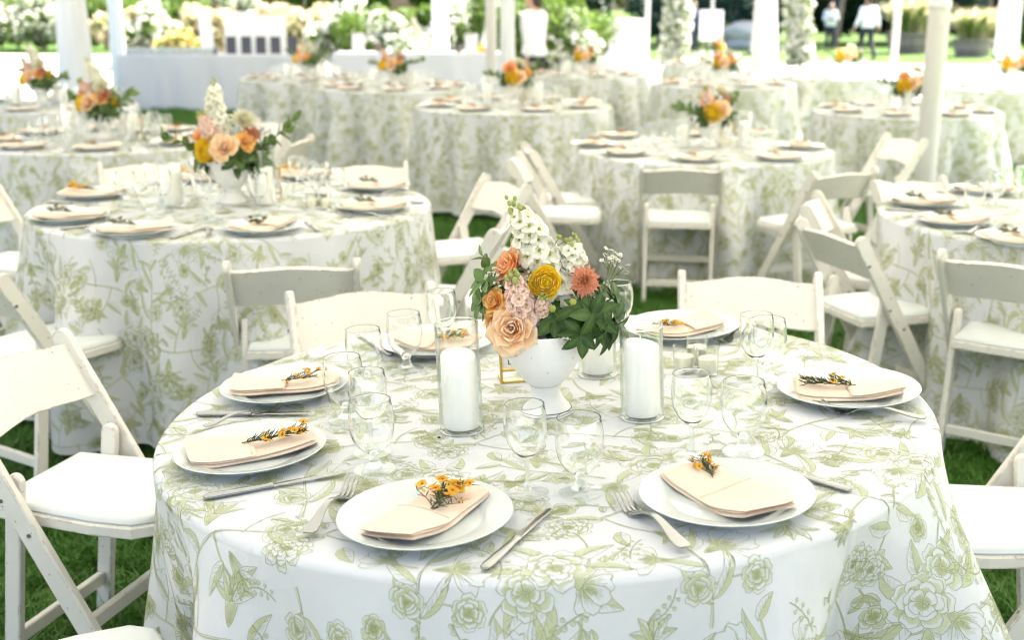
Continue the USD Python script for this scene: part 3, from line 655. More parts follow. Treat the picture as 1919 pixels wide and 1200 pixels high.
# ------------------------------------------------------------------ tablecloth
TR, TH = .775, .76                                   # table radius with cloth, table height
class Cloth:
    def __init__(s, seed, drop=.742, flare=.06, big=None):
        r = np.random.default_rng(seed); s.drop, s.flare = drop, flare
        s.n = np.array([4, 7, 9, 11, 13, 16, 19, 23]); s.ph = r.uniform(0, 2 * PI, 8); s.am = np.array([.026, .030, .032, .033, .031, .026, .018, .011]) * r.uniform(.7, 1.3, 8)
        s.big = big or []
        s.w = r.uniform(0, 9)
    def P(s, r, th):
        """surface point at cloth radius r (along the cloth) and angle th."""
        rho = .016; R0 = TR - rho; sd = np.maximum(r - R0, 0); arc = rho * PI / 2
        ang = np.clip(sd / rho, 0, PI / 2); dn = np.maximum(sd - arc, 0)
        fold = sum(a * np.cos(n * th + p) * np.clip(dn / (.30 + 2.2 / n), 0, 1) ** 1.25 for a, n, p in zip(s.am, s.n, s.ph))
        fold = fold + sum(a * np.exp(-((np.angle(np.exp(1j * (th - t0)))) / w) ** 2) * np.clip(dn / l, 0, 1.6) ** p for t0, w, a, l, p in s.big)
        rad = np.where(r < R0, r, R0 + rho * np.sin(ang)) + s.flare * np.clip(dn / .7, 0, 1.2) + fold
        z = TH - rho * (1 - np.cos(ang)) - dn * (1 - .02 * np.clip(dn, 0, 1))
        z = z + np.where(r < R0, .0007 * np.sin(r * 17 + 3 * np.cos(th)) * np.sin(4 * th + s.w), 0) 
        z = np.maximum(z, .012 + .01 * np.sin(9 * th) ** 2)
        return np.stack([rad * np.cos(th), rad * np.sin(th), z], -1)
    def N(s, r, th):
        e = 1e-4
        a = s.P(r + e, th) - s.P(r - e, th); b = s.P(r, th + e) - s.P(r, th - e)
        n = np.cross(a, b); return n / (np.linalg.norm(n, axis=-1, keepdims=True) + 1e-15)
    def mesh(s, nth=420):
        rs = np.concatenate([[.002], np.linspace(.04, TR - .03, 16), np.linspace(TR - .02, TR + .02, 20), np.linspace(TR + .03, TR + s.drop, 40)])
        th = np.linspace(0, 2 * PI, nth, endpoint=False)
        R_, T_ = np.meshgrid(rs, th, indexing="ij")
        return grid_mesh(s.P(R_, T_), True)
    def printed(s, seed, arc=(0, 2 * PI), sub=1):
        """The print as two meshes (wash, ink) lying on the cloth."""
        r = random.Random(seed); places = []
        step, row = .212, .184
        for j in range(-6, 7):
            for i in range(-6, 7):
                x, y = (i + .5 * (j % 2)) * step + r.uniform(-.015, .015), j * row + r.uniform(-.015, .015)
                if math.hypot(x, y) < TR + .07: places.append((0, x, y, (i * 2 + j * 3) % 4, r.choice((0, .35, -.35, 3.0, 1.2)) + r.uniform(-.2, .2), r.uniform(.74, .86)))
                xx, yy = x + step * .5, y + r.choice((-.025, .025))
                if math.hypot(xx, yy) < TR - .05: places.append((0, xx, yy, 4 + r.randrange(3), r.uniform(0, 6.28), 1.0))
        RE = TR + .16; ncol = int(round(2 * PI * RE / .215))
        for j in range(4):
            for i in range(ncol):
                a = (i + .5 * (j % 2)) * 2 * PI / ncol; sdep = .175 + .172 * j
                places.append((1, a, sdep + r.uniform(-.015, .015), (i + j * 3) % 4, r.choice((0, .4, -.4, 2.9)) + r.uniform(-.2, .2), .84))
                places.append((1, a + PI / ncol, sdep + r.uniform(-.03, .03), 4 + r.randrange(3), r.uniform(0, 6.28), 1.0))
        out = [[], []]
        for q, (mode, x, y, k, a, sc) in enumerate(places):
            for lay in (0, 1):
                v, f = SPRAYS[k][lay]; p = xf(v, (0, 0), a, sc)
                if mode == 0:
                    X, Y = p[:, 0] + x, p[:, 1] + y; rr, th = np.hypot(X, Y), np.arctan2(Y, X)
                else:
                    th = x - p[:, 0] / RE; rr = TR + y - p[:, 1]      # reads upright on the hanging side
                ok = (rr < TR + s.drop - .012)
                if mode == 1: ok &= rr > TR + .02
                f = f[ok[f].all(1)]
                if not len(f): continue
                P = s.P(rr, th) + s.N(rr, th) * ((.00045, .0008)[lay] + .00006 * (q % 5))
                m = trimesh.Trimesh(P, f, process=False); m.remove_unreferenced_vertices(); out[lay].append(m)
        return [cat(o) for o in out]
def build_cloth(name, C, seed):
    p = proto(name)
    part(p, "linen", C.mesh(), "toile_ground", smooth=True)
    wash, ink = C.printed(seed)
    part(p, "printed_wash", wash, "toile_wash", smooth=True, kind="stuff"); part(p, "printed_lines", ink, "toile_ink", smooth=True, kind="stuff")
    return p, (len(wash.faces), len(ink.faces))

# ------------------------------------------------------------------ cut flowers, grown petal by petal (axis +z, origin at the base of the head)
def petal_surf(phi, r0, L, W, el0, el1, z0=0.0, wrap=True, cup=.0, ruf=.0, seed=0, nu=8, nv=7, tip=.22, prof=(.55, 4.0), bend=1.3):
    u = np.linspace(0, 1, nu); v = np.linspace(-1, 1, nv)
    el = el0 + (el1 - el0) * u ** bend
    du = np.diff(u, prepend=0) * L
    rad = r0 + np.cumsum(np.cos(el) * du); z = z0 + np.cumsum(np.sin(el) * du)
    U, V = np.meshgrid(u, v, indexing="ij")
    Ue = U * (1 - tip * V * V * U)
    R_, Z_ = np.interp(Ue, u, rad), np.interp(Ue, u, z); E = np.interp(Ue, u, el)
    w = W * np.clip(U, .04, 1) ** prof[0] * np.clip(1 - U ** prof[1], 0, 1) ** .35
    w = np.maximum(w, W * .06)
    rf = ruf * U ** 2 * (np.sin(V * 5 + seed) + .6 * np.sin(V * 11 + seed * 2.1))
    if wrap:
        ref = np.maximum(np.abs(R_), W * .5)
        A = phi + V * w / ref
        R2 = R_ + rf * np.sin(E); P = np.stack([R2 * np.cos(A), R2 * np.sin(A), Z_ + rf * np.cos(E)], -1)
    else:
        nr, nz = -np.sin(E), np.cos(E)
        off = cup * V * V * w + rf
        rr = R_ + nr * off; zz = Z_ + nz * off; tt = V * w
        P = np.stack([rr * math.cos(phi) - tt * math.sin(phi), rr * math.sin(phi) + tt * math.cos(phi), zz], -1)
    return P, U, V
def colmix(a, b, t):
    t = np.asarray(t)[..., None]; return np.asarray(a) * (1 - t) + np.asarray(b) * t
GA = 2.39996
def petal_item(name, P, U, V, base, tipc, edge=None, pw=1.0):
    c = colmix(base, tipc, U ** pw)
    if edge is not None: c = colmix_arr(c, edge, np.clip(np.abs(V) ** 3 * .6 + U ** 6 * .7, 0, 1))
    return (name, grid_mesh(P), "petal", c.reshape(-1, 3))
def colmix_arr(c, b, t): return c * (1 - t[..., None]) + np.asarray(b) * t[..., None]
def ball(r, c, n=1, s=(1, 1, 1)):
    return moved(trimesh.creation.icosphere(n, r), trans(c) @ scl(s))
def stem_item(L=.09, r=.0022, c=(.10, .17, .04)):
    m = tube([(0, 0, .002), (.001, 0, -L * .5), (0, .002, -L)], r, 6); return ("stem", m, "leaf", np.tile(c, (len(m.vertices), 1)))
def rose_items(base, tipc, edge, R=.044, n=24, seed=0, open_=1.0):
    r = random.Random(seed); out = [stem_item()]; k = R / .044
    for i in range(n):
        t = i / (n - 1); phi = i * GA + r.uniform(-.25, .25)
        P, U, V = petal_surf(phi, k * (.0012 + .011 * t), k * (.030 + .017 * t), k * (.011 + .020 * t), math.radians(90 - 42 * t), math.radians(104 - 128 * t ** 1.35 * open_ + r.uniform(-8, 8)), z0=k * (.006 - .004 * t), ruf=k * .0016 * (.4 + t), seed=r.uniform(0, 6), nu=10, nv=11, tip=.07, prof=(.40, 9))
        out.append(petal_item("petal", P, U, V, base, colmix(base, tipc, .35 + .65 * t), edge, 1.2))
    for i in range(5):
        P, U, V = petal_surf(i * 1.257, .004, .022 * k, .005 * k, -.2, -1.0, wrap=False, z0=-.001); out.append(("sepal", grid_mesh(P), "leaf", np.tile((.09, .16, .04), (P.shape[0] * P.shape[1], 1))))
    return out
def ranunculus_items(base, tipc, R=.030, n=60, seed=0):
    r = random.Random(seed); out = [stem_item()]; k = R / .030
    for i in range(n):
        t = i / (n - 1); phi = i * GA + r.uniform(-.2, .2)
        P, U, V = petal_surf(phi, k * (.0008 + .0215 * t ** .9), k * (.010 + .010 * t), k * (.006 + .0135 * t), math.radians(88 - 34 * t), math.radians(122 - 62 * t ** 1.2 + r.uniform(-6, 6)), z0=k * (.0145 * (1 - t ** 1.7) - .004 * t), ruf=k * .0005, seed=r.uniform(0, 6), nu=6, nv=7, tip=.08, prof=(.35, 8))
        out.append(petal_item("petal", P, U, V, colmix((.50, .40, .02), base, min(1, .25 + 4 * t)), colmix(base, tipc, t)))
    m = ball(.0018 * k, (0, 0, .017 * k)); out.append(("heart", m, "petal", np.tile((.10, .11, .02), (len(m.vertices), 1))))
    return out
def dahlia_items(base, tipc, R=.038, n=96, seed=0):
    r = random.Random(seed); out = [stem_item()]; k = R / .038
    for i in range(n):
        t = (i + 3) / (n + 2); phi = i * GA
        L = k * (.008 + .030 * t ** .8) * r.uniform(.92, 1.08)
        P, U, V = petal_surf(phi, k * .002 + k * .004 * t, L, k * (.0026 + .0040 * t), math.radians(86 - 84 * t), math.radians(108 - 104 * t + r.uniform(-8, 8)), z0=k * (.012 - .013 * t), wrap=False, cup=.6, seed=0, nu=7, nv=5, tip=.18, prof=(.5, 6))
        out.append(petal_item("petal", P, U, V, base, colmix(tipc, base, .35 * (1 - t)), None, .6))
    m = ball(.0035 * k, (0, 0, .012 * k), 1, (1, 1, .6)); out.append(("heart", m, "petal", np.tile(np.asarray(base) * .35, (len(m.vertices), 1))))
    return out
def floret(c, axis, size, base, tipc, heart, seed, npet=5, double=False):
    """one small ruffled bloom, as a single mesh with its colours"""
    r = random.Random(seed); ms, cs = [], []
    for lay in range(2 if double else 1):
        for i in range(npet):
            P, U, V = petal_surf(i * 2 * PI / npet + lay * .6 + r.uniform(-.15, .15), size * .06, size * (1 - .35 * lay), size * .60 * (1 - .25 * lay), math.radians(38 + 28 * lay), math.radians(r.uniform(-30, 5) + 50 * lay), wrap=False, cup=.25, ruf=size * .07, seed=r.uniform(0, 6), nu=5, nv=5, tip=.1, prof=(.5, 5))
            ms.append(grid_mesh(P)); cs.append(colmix(base, tipc, np.clip(U * 1.6, 0, 1)).reshape(-1, 3))
    b = ball(size * .13, (0, 0, size * .12)); ms.append(b); cs.append(np.tile(heart, (len(b.vertices), 1)))
    m = moved(cat(ms), trans(c) @ aim(axis, r.uniform(0, 6))); return m, np.vstack(cs)
def spike_items(H, n, size, base, tipc, heart, name="floret", r0=.030, r1=.008, bend=.03, bud=(.45, .50, .18), seed=0, double=False):
    """a flower spike: florets in a spiral up a stem, buds at the tip; origin at the foot of the blooming part"""
    r = random.Random(seed); out = []
    sp = bez([(0, 0, 0), (0, 0, H * .6), (bend, 0, H)], 30); st = np.vstack([[(0, 0, -.09)], sp])
    m = tube(st, np.linspace(.0028, .0012, len(st)), 6); out.append(("stem", m, "leaf", np.tile((.16, .24, .06), (len(m.vertices), 1))))
    for i in range(n):
        t = (i + .5) / n; p = sp[min(29, int(t * 29))]; a = i * GA; rad = (r0 * (1 - t) + r1 * t) * r.uniform(.8, 1.15)
        d = np.array([math.cos(a), math.sin(a), .25 + .5 * t + r.uniform(-.2, .2)])
        m, c = floret(p + np.array([d[0], d[1], .1]) * rad, d, size * (1 - .45 * t) * r.uniform(.9, 1.1), base, colmix(base, tipc, 1), heart, seed * 100 + i, double=double)
        out.append((name, m, "petal", c))
    for i in range(7):
        t = .93 + .012 * i; a = i * GA; p = sp[29] + (sp[29] - sp[25]) * (.25 * i); q = p + np.array([math.cos(a), math.sin(a), .2]) * .012 * (1 - i * .08)
        m = cat([ball(.0055 * (1 - i * .07), q, 1, (1, 1, 1.4)), tube([p, q], .0006, 4)]); out.append(("bud", m, "petal", np.tile(bud, (len(m.vertices), 1))))
    return out
def leaf_surf(L, W, fold=.35, curl=-.5, n=8):
    u = np.linspace(0, 1, n); v = np.linspace(-1, 1, 5); U, V = np.meshgrid(u, v, indexing="ij")
    w = W * np.sin(PI * np.clip(U, .02, .995) ** .85) ** .75
    el = .25 + curl * U; dx = np.cos(el) * L / (n - 1); X = np.cumsum(dx, 0) - dx[0]; Z = np.cumsum(np.sin(el) * L / (n - 1), 0)
    return np.stack([X, V * w, Z + fold * abs(V) * w * .5], -1), U, V
def whorl_items(n=8, L=.055, W=.0125, dark=(.022, .065, .014), light=(.08, .15, .03), seed=0, tiers=2, gap=.022):
    """a whorl of leathery leaves at the end of a stem"""
    r = random.Random(seed); out = [stem_item(.10, .0016, (.16, .20, .06))]
    for tt in range(tiers):
        for i in range(n - tt):
            P, U, V = leaf_surf(L * r.uniform(.75, 1.1) * (1 - .25 * (tiers - 1 - tt) * -1 if tt else 1), W * r.uniform(.85, 1.1), .4, r.uniform(-1.1, -.3))
            a = 2 * PI * i / n + r.uniform(-.25, .25) + tt * .4
            M = trans((0, 0, -gap * tt)) @ rotz(a) @ roty(-r.uniform(.1, .7) + .35 * tt)
            k = r.random(); base = colmix(dark, light, k * .6)
            c = colmix(base, colmix(base, (.16, .24, .07), .5), np.exp(-(V / .12) ** 2) * .7 + U * .15)
            out.append(("leaf", moved(grid_mesh(P), M), "leaf", c.reshape(-1, 3)))
    return out
def branch_items(n=11, L=.045, W=.013, H=.11, dark=(.06, .13, .03), light=(.16, .25, .07), seed=0):
    r = random.Random(seed); sp = bez([(0, 0, -.05), (.0, 0, .03), (.035, 0, H)], 16); m = tube(sp, np.linspace(.002, .001, 16), 6)
    out = [("stem", m, "leaf", np.tile((.17, .20, .07), (len(m.vertices), 1)))]
    for i in range(n):
        p = sp[5 + int(i * 10 / n)]; P, U, V = leaf_surf(L * r.uniform(.7, 1.1), W * r.uniform(.85, 1.15), .3, r.uniform(-.8, .1)); base = colmix(dark, light, r.random())
        M = trans(p) @ rotz(i * GA) @ roty(-r.uniform(.1, .8)); out.append(("leaf", moved(grid_mesh(P), M), "leaf", colmix(base, (.28, .36, .14), np.exp(-(V / .12) ** 2) * .5).reshape(-1, 3)))
    return out
def filler_items(n=26, H=.10, seed=0, c1=(.72, .70, .58), c2=(.80, .80, .74)):
    r = random.Random(seed); out = []; ms = []
    for b in range(5):
        a = b * 1.3 + r.uniform(-.3, .3); tip = np.array([math.cos(a) * .025, math.sin(a) * .025, H * r.uniform(.8, 1.1)]); sp = bez([(0, 0, -.05), (0, 0, H * .5), tip], 10); ms.append(tube(sp, .0008, 5))
        for i in range(n // 5):
            p = sp[9] + np.array([r.uniform(-1, 1), r.uniform(-1, 1), r.uniform(-1.6, .6)]) * .013; m, c = floret(p, (r.uniform(-1, 1), r.uniform(-1, 1), 1), .0065, c1, c2, (.35, .4, .15), seed * 50 + b * 10 + i, 5); out.append(("floret", m, "petal", c)); ms.append(tube([sp[6], p], .0005, 4))
    m = cat(ms); out.append(("stem", m, "leaf", np.tile((.22, .26, .10), (len(m.vertices), 1))))
    return out
def sprig_items(L=.075, nf=9, seed=0, flower=(.80, .36, .03), tipf=(.90, .52, .07), needles=110, dense=1.0):
    """wax-flower sprig lying along +x: thin stems, needle leaves and small orange flowers"""
    r = random.Random(seed); out = []; st, nd = [], []; ends = []
    main = bez([(-.012, 0, .003), (L * .5, r.uniform(-.006, .006), .006), (L, r.uniform(-.01, .01), .013)], 16); st.append(tube(main, np.linspace(.0011, .0006, 16), 5)); ends.append(main)
    for b in range(9):
        p = main[1 + b + b // 3]; s = 1 if b % 2 else -1; q = p + np.array([r.uniform(.015, .032), s * r.uniform(.008, .026), r.uniform(.001, .012)]); br = bez([p, (p + q) / 2 + [0.004, 0, .003], q], 9); st.append(tube(br, np.linspace(.0008, .0005, 9), 4)); ends.append(br)
    for i in range(needles):
        e = ends[r.randrange(len(ends))]; k = r.randrange(len(e)); d = np.array([r.uniform(.3, 1), r.uniform(-1, 1), r.uniform(-.2, .9)]); d /= np.linalg.norm(d)
        l = r.uniform(.008, .016); nd.append(tube([e[k], e[k] + d * l * .5 + [0, 0, .0006], e[k] + d * l], [.0004, .00075, .0002], 4))
    m = cat(st); out.append(("stem", m, "leaf", np.tile((.14, .13, .05), (len(m.vertices), 1))))
    m = cat(nd); out.append(("needle_leaves", m, "leaf", np.repeat(npr.uniform(.6, 1.3, (len(nd), 1)) * np.array([(.075, .10, .03)]), len(m.vertices) // len(nd), 0)))
    for i in range(nf):
        e = ends[1 + i % 9] if i < 9 else ends[r.randrange(10)]; p = e[-1 - (i // 9) * 3] + np.array([r.uniform(-.004, .004), r.uniform(-.004, .004), r.uniform(.001, .006)])
        m, c = floret(p, (r.uniform(-.8, .8), r.uniform(-.8, .8), 1), r.uniform(.0066, .0088), flower, tipf, (.22, .10, .02), seed * 31 + i); out.append(("flower", m, "petal", c))
    return out
def grow(name, items, merged=False):
    p = proto(name)
    if merged:
        for mat_, nm in (("petal", "blossom"), ("leaf", "greenery")):
            sel = [i for i in items if i[2] == mat_]
            if sel: part(p, nm, cat([i[1] for i in sel]), mat_, smooth=True, tint=np.vstack([i[3] for i in sel]))
    else:
        for nm, m, mat_, c in items: part(p, nm, m, mat_, smooth=True, tint=c, kind="stuff" if nm == "needle_leaves" else None)
    return p
PEACH = ((.98, .52, .16), (.98, .77, .52), (.98, .86, .70)); APRICOT = ((.95, .36, .10), (.96, .54, .26), (.96, .62, .36)); AMBER = ((.95, .42, .05), (.96, .57, .15), (.96, .70, .38))
FL = {}
for nm, it in {
    "peach_rose": rose_items(*PEACH, R=.050, n=26, seed=1), "apricot_rose": rose_items(*APRICOT, R=.042, n=22, seed=2, open_=.75), "amber_rose": rose_items(*AMBER, R=.030, n=22, seed=3),
    "ranunculus": ranunculus_items((.98, .67, .02), (.99, .78, .06), R=.032, seed=4), "coral_dahlia": dahlia_items((.80, .52, .22), (.80, .33, .25), R=.036, seed=5),
    "cream_dahlia": dahlia_items((.78, .74, .48), (.84, .82, .68), R=.036, seed=6),
    "delphinium": spike_items(.180, 74, .029, (.90, .90, .68), (.96, .95, .88), (.42, .48, .10), r0=.040, r1=.014, bend=-.03, seed=7),
    "pink_stock": spike_items(.075, 26, .018, (.94, .64, .52), (.97, .78, .69), (.55, .48, .18), r0=.022, r1=.008, bend=.004, seed=8, double=True),
    "white_cosmos": [stem_item()] + [petal_item("petal", *petal_surf(i * .785, .003, .030, .011, .5, -.1, wrap=False, cup=.2, ruf=.0015, seed=i, prof=(.5, 7), tip=.05), (.76, .78, .70), (.85, .85, .83)) for i in range(8)],
    "leaf_whorl": whorl_items(8, seed=9), "light_leaf_whorl": whorl_items(7, .048, .013, (.07, .15, .03), (.20, .30, .09), seed=10), "leaf_branch": branch_items(seed=11), "filler": filler_items(seed=12)}.items():
    FL[nm] = grow(nm, it); FL["far_" + nm] = grow("far_" + nm, it, True)
SPRIGS = [grow(f"herb_sprig_{k}", sprig_items(seed=20 + k, nf=(15, 11, 8, 13)[k], L=(.075, .07, .06, .075)[k])) for k in range(4)] + [grow("herb_sprig_4", sprig_items(seed=24, nf=3, L=.095, needles=190))]
SPRIG_DARK = grow("herb_sprig_dark", sprig_items(seed=30, nf=4, L=.05, flower=(.14, .12, .05), tipf=(.20, .17, .08), needles=70))
FAR_SPRIG = grow("herb_sprig_far", sprig_items(seed=31, nf=6, L=.05, flower=(.55, .22, .04), tipf=(.62, .30, .06), needles=30), True)
FAR_SPRIG_DARK = grow("herb_sprig_far_dark", sprig_items(seed=32, nf=4, L=.045, flower=(.14, .12, .05), tipf=(.20, .17, .08), needles=50), True)

# name, label words, category, position from the urn's mouth, direction, scale
BOUQUET = [("leaf_whorl", "dark green leaf whorl", "leaves", (.095, -.035, .010), (.8, -.5, .5), 1.2), ("leaf_whorl", "drooping leaf whorl", "leaves", (.04, -.075, .010), (.25, -.9, .5), 1.1), ("leaf_whorl", "left leaf whorl", "leaves", (-.08, -.05, .010), (-.6, -.6, .4), 1.1),
    ("leaf_branch", "leafy branch", "leaves", (-.095, .0, .03), (-.9, -.1, .45), 1.2), ("leaf_whorl", "rear leaf whorl", "leaves", (.0, .06, .02), (0, .8, .6), 1.2), ("leaf_branch", "long leafy branch", "leaves", (.11, .01, .03), (.9, .1, .45), 1.35), ("light_leaf_whorl", "pale leaf whorl", "leaves", (.07, .02, .07), (.6, .1, .8), 1.2),
    ("peach_rose", "large peach rose", "rose", (.005, -.075, .035), (-.05, -.9, .40), .95), ("apricot_rose", "apricot rose", "rose", (-.055, -.03, .075), (-.5, -.5, .7), 1.05), ("amber_rose", "small amber rose", "rose", (.060, -.05, .055), (.5, -.7, .5), 1.2), ("ranunculus", "second yellow ranunculus", "flower", (.085, .0, .035), (.8, -.3, .5), 1.1), ("cream_dahlia", "rear cream dahlia", "dahlia", (-.03, .03, .10), (-.2, -.1, .9), 1.1),
    ("ranunculus", "yellow ranunculus", "flower", (-.06, -.075, .030), (-.4, -.9, .3), 1.5), ("coral_dahlia", "coral dahlia", "dahlia", (.075, -.03, .090), (.5, -.5, .7), 1.0), ("cream_dahlia", "cream dahlia", "dahlia", (.045, -.02, .125), (.25, -.5, .8), 1.4),
    ("pink_stock", "pink stock spike", "flower", (-.045, -.03, .065), (-.35, -.3, .9), 1.2), ("delphinium", "white delphinium spike", "flower", (-.02, .01, .065), (-.2, .0, 1), .95), ("filler", "white filler flowers", "flower", (.085, -.01, .06), (.7, -.1, .7), .8)]

# ------------------------------------------------------------------ the tables: where they stand (measured), their linen and what is laid on them
C_FRONT = Cloth(11, flare=.045, big=[(math.radians(-33), .17, .085, .24, .8), (math.radians(-51), .09, -.040, .22, .8), (math.radians(-8), .12, -.03, .3, .9), (math.radians(212), .10, -.040, .22, .8), (math.radians(226), .08, .035, .22, .8), (math.radians(-78), .06, -.014, .25, .9), (math.radians(-100), .07, .014, .25, .9), (math.radians(190), .12, -.01, .3, .9)])
C_ROUND = Cloth(5, flare=.05)
CLOTH_FRONT, _ = build_cloth("tablecloth_front", C_FRONT, 1)
CLOTH, _ = build_cloth("tablecloth_round", C_ROUND, 2)

TILT = .045                                           # the front table stands on a slope
# key: (x, y, height offset, short name used in the labels, label of its cloth, seat phase)
TABLES = {
    1: (.062, 2.346, -.003, "the front table", "green floral toile cloth on the large front table under the flower urn"),
    2: (-1.096, 4.696, .042, "the second table on the left", "green floral cloth on the left table behind the front one"),
    3: (-2.53, 7.50, .0, "the third table on the left", "floral cloth at the left edge behind the second left table"),
    4: (-3.94, 10.2, .0, "the fourth table on the left", "floral cloth at far left in front of the gathered grey drape"),
    5: (1.173, 7.322, -.040, "the mid-right table", "floral cloth on the mid-right table with beige chairs pushed up"),
    6: (.010, 9.477, .056, "the centre table before the pole", "floral cloth on the centre table right in front of the middle pole"),
    7: (-1.16, 12.13, .03, "the table left of the pole", "floral cloth on the far table just left of the middle pole"),
    8: (-2.38, 14.2, .0, "the table before the buffet", "floral cloth on the small far table overlapping the left buffet"),
    9: (.89, 15.05, .0, "the table by the walking man", "floral cloth on the far table beside the man in white shirt"),
    10: (3.337, 10.279, -.050, "the table behind the thick pole", "floral cloth on the table standing behind the thick right pole"),
    11: (2.27, 13.16, .0, "the table before the white drape", "floral cloth on the far table in front of the bright white drape"),
    12: (4.03, 14.81, .0, "the bleached far table", "pale sunlit floral cloth on the far table left of the right pole"),
    13: (5.20, 12.66, .0, "the sunlit table at the edge", "bleached sunlit floral cloth at the upper right edge"),
    14: (2.24, 4.66, .0, "the near right-edge table", "floral cloth at the right edge with beige chairs around"),
    15: (3.03, 18.23, .0, "the farthest bluish table", "bluish shaded cloth of the farthest table left of the white drape"),
}
def seat_name(a):
    return ("right", "far right", "far", "far left", "left", "near left", "near", "near right")[int(round(a / (PI / 4))) % 8]
NAP_SEED = random.Random(77)

def lay_table(k):
    x, y, dz, nm, cl = TABLES[k]; top = TH + dz
    far = y > 9; r = random.Random(500 + k)
    thing("tablecloth", cl, "tablecloth", trans((x, y, dz)) @ rotz(r.uniform(0, 6.28)), "floral tablecloths", CLOTH)
    return x, y, dz, nm, top, far, r

def seat_setting(k, a, rad=.60, nap=None, cutlery=True, dark=False, plate_xy=None, name=None):
    x, y, dz, nm, cl = TABLES[k]; top = TH + dz; r = random.Random(int(1000 * k + 100 * (a % 6.283)))
    seat = name or seat_name(a); c, s = math.cos(a), math.sin(a)
    p = np.array([x + rad * c, y + rad * s, top + .0006]) if plate_xy is None else np.array([plate_xy[0], plate_xy[1], top + .0006])
    thing("dinner_plate", f"white dinner plate at the {seat} seat of {nm}", "plate", trans(p), "dinner plates", PLATE)
    na = a + PI / 2 + r.uniform(-.5, .5) if nap is None else nap
    thing("folded_napkin", f"peach folded napkin on the {seat} plate of {nm}", "napkin", trans(p) @ rotz(na), "folded napkins", NAPKINS[r.randrange(4)])
    far = y > 6
    sp = (FAR_SPRIG_DARK if dark else FAR_SPRIG) if far else (SPRIG_DARK if dark else SPRIGS[r.randrange(4)])
    thing("herb_sprig", f"{'dark' if dark else 'orange'} flower sprig on the {seat} napkin of {nm}", "sprig", trans(p + np.array([0, 0, .029])) @ rotz(na + PI + r.uniform(-.3, .3)) @ scl(1.25), "napkin sprigs", sp)
    t = np.array([-s, c, 0])                           # sitter faces inwards: his right hand is at -t... (t points to his left of the outward view)
    tt = np.array([0, 0, top + .0004]); q = np.array([x, y, 0]) + tt
    if cutlery:
        out = np.array([c, s, 0])
        thing("dinner_fork", f"steel fork beside the {seat} plate of {nm}", "fork", trans(q + out * (rad + .01) - t * .178) @ rotz(a + PI + r.uniform(-.15, .15)), "forks", FORK)
        thing("dinner_knife", f"steel knife beside the {seat} plate of {nm}", "knife", trans(q + out * (rad + .01) + t * .178) @ rotz(a + PI + r.uniform(-.15, .15)), "knives", KNIFE)
    for pr, nmv, lab, ca, dr, dt in ((WINE, "wine_glass", "clear wine glass", "wine glass", .30, .11), (GOBLET, "water_goblet", "clear water goblet", "goblet", .375, .19)):
        thing(nmv, f"{lab} at the {seat} seat of {nm}", ca, trans(q + np.array([c, s, 0]) * (dr + r.uniform(-.02, .02)) + t * (dt + r.uniform(-.02, .02) - .05)) @ rotz(r.uniform(0, 6)), lab.split()[-2] + " " + lab.split()[-1] + "s", pr)

def centre_piece(k, urn_xy=None, spin=0.0, cyl=((-.20, -.02), (.20, -.03), (.08, .19)), votives=(.27, -.12), frame=True, skip=(), names=("left", "right", "rear"), small=False):
    x, y, dz, nm, cl = TABLES[k]; top = TH + dz + .0006; r = random.Random(900 + k)
    ux, uy = (x, y) if urn_xy is None else urn_xy
    thing("pedestal_urn", f"white pedestal urn holding flowers on {nm}", "urn", trans((ux, uy, top)) @ rotz(r.uniform(-.3, .3)) @ scl(1.10), "flower urns", URN)
    pre = "far_" if y > 6 else ""
    for (key, lab, ca, o, d, sc) in BOUQUET:
        if key in skip or lab in skip: continue
        R = rotz(spin); o2 = R[:3, :3] @ np.array(o); d2 = R[:3, :3] @ np.array(d)
        jit = np.array([r.uniform(-.012, .012) for _ in range(3)])
        thing(key, f"{lab} in the urn on {nm}", ca, trans(np.array([ux, uy, top + .182]) + o2 * 1.15 + jit) @ aim(d2, r.uniform(0, 6)) @ scl(sc * 1.22 * r.uniform(.92, 1.1)), None, FL[pre + key])
    for i, (cx, cy) in enumerate(cyl):
        h = (0, 1, 2)[(i + k) % 3]; p = np.array([ux + cx, uy + cy, top])
        thing("glass_cylinder", f"{names[i]} clear glass cylinder by the urn on {nm}", "candle holder", trans(p), "glass cylinders", CYL[h])
        thing("pillar_candle", f"white pillar candle inside the {names[i]} cylinder on {nm}", "candle", trans(p + np.array([0, 0, .0077])), "pillar candles", PILLAR[h])
    if votives is not None:
        for i, (vx, vy) in enumerate(((-.027, 0), (.027, -.004), (.002, .046))):
            thing("votive_candle", f"{('left', 'right', 'rear')[i]} small votive of a cluster of three on {nm}", "votive", trans((ux + votives[0] + vx, uy + votives[1] + vy, top)), "votive candles", VOTIVE)
    if frame:
        thing("number_frame", f"gold table frame with a card on {nm}", "table frame", trans((ux + (.13 if k != 3 else .16), uy + .10, top)) @ rotz(r.uniform(-.3, .5)), "table frames", FRAME)

def angle_of(k, px, py):
    x, y, dz = TABLES[k][:3]; p = at(px, py, TH + dz + .015); return math.atan2(p[1] - y, p[0] - x), p

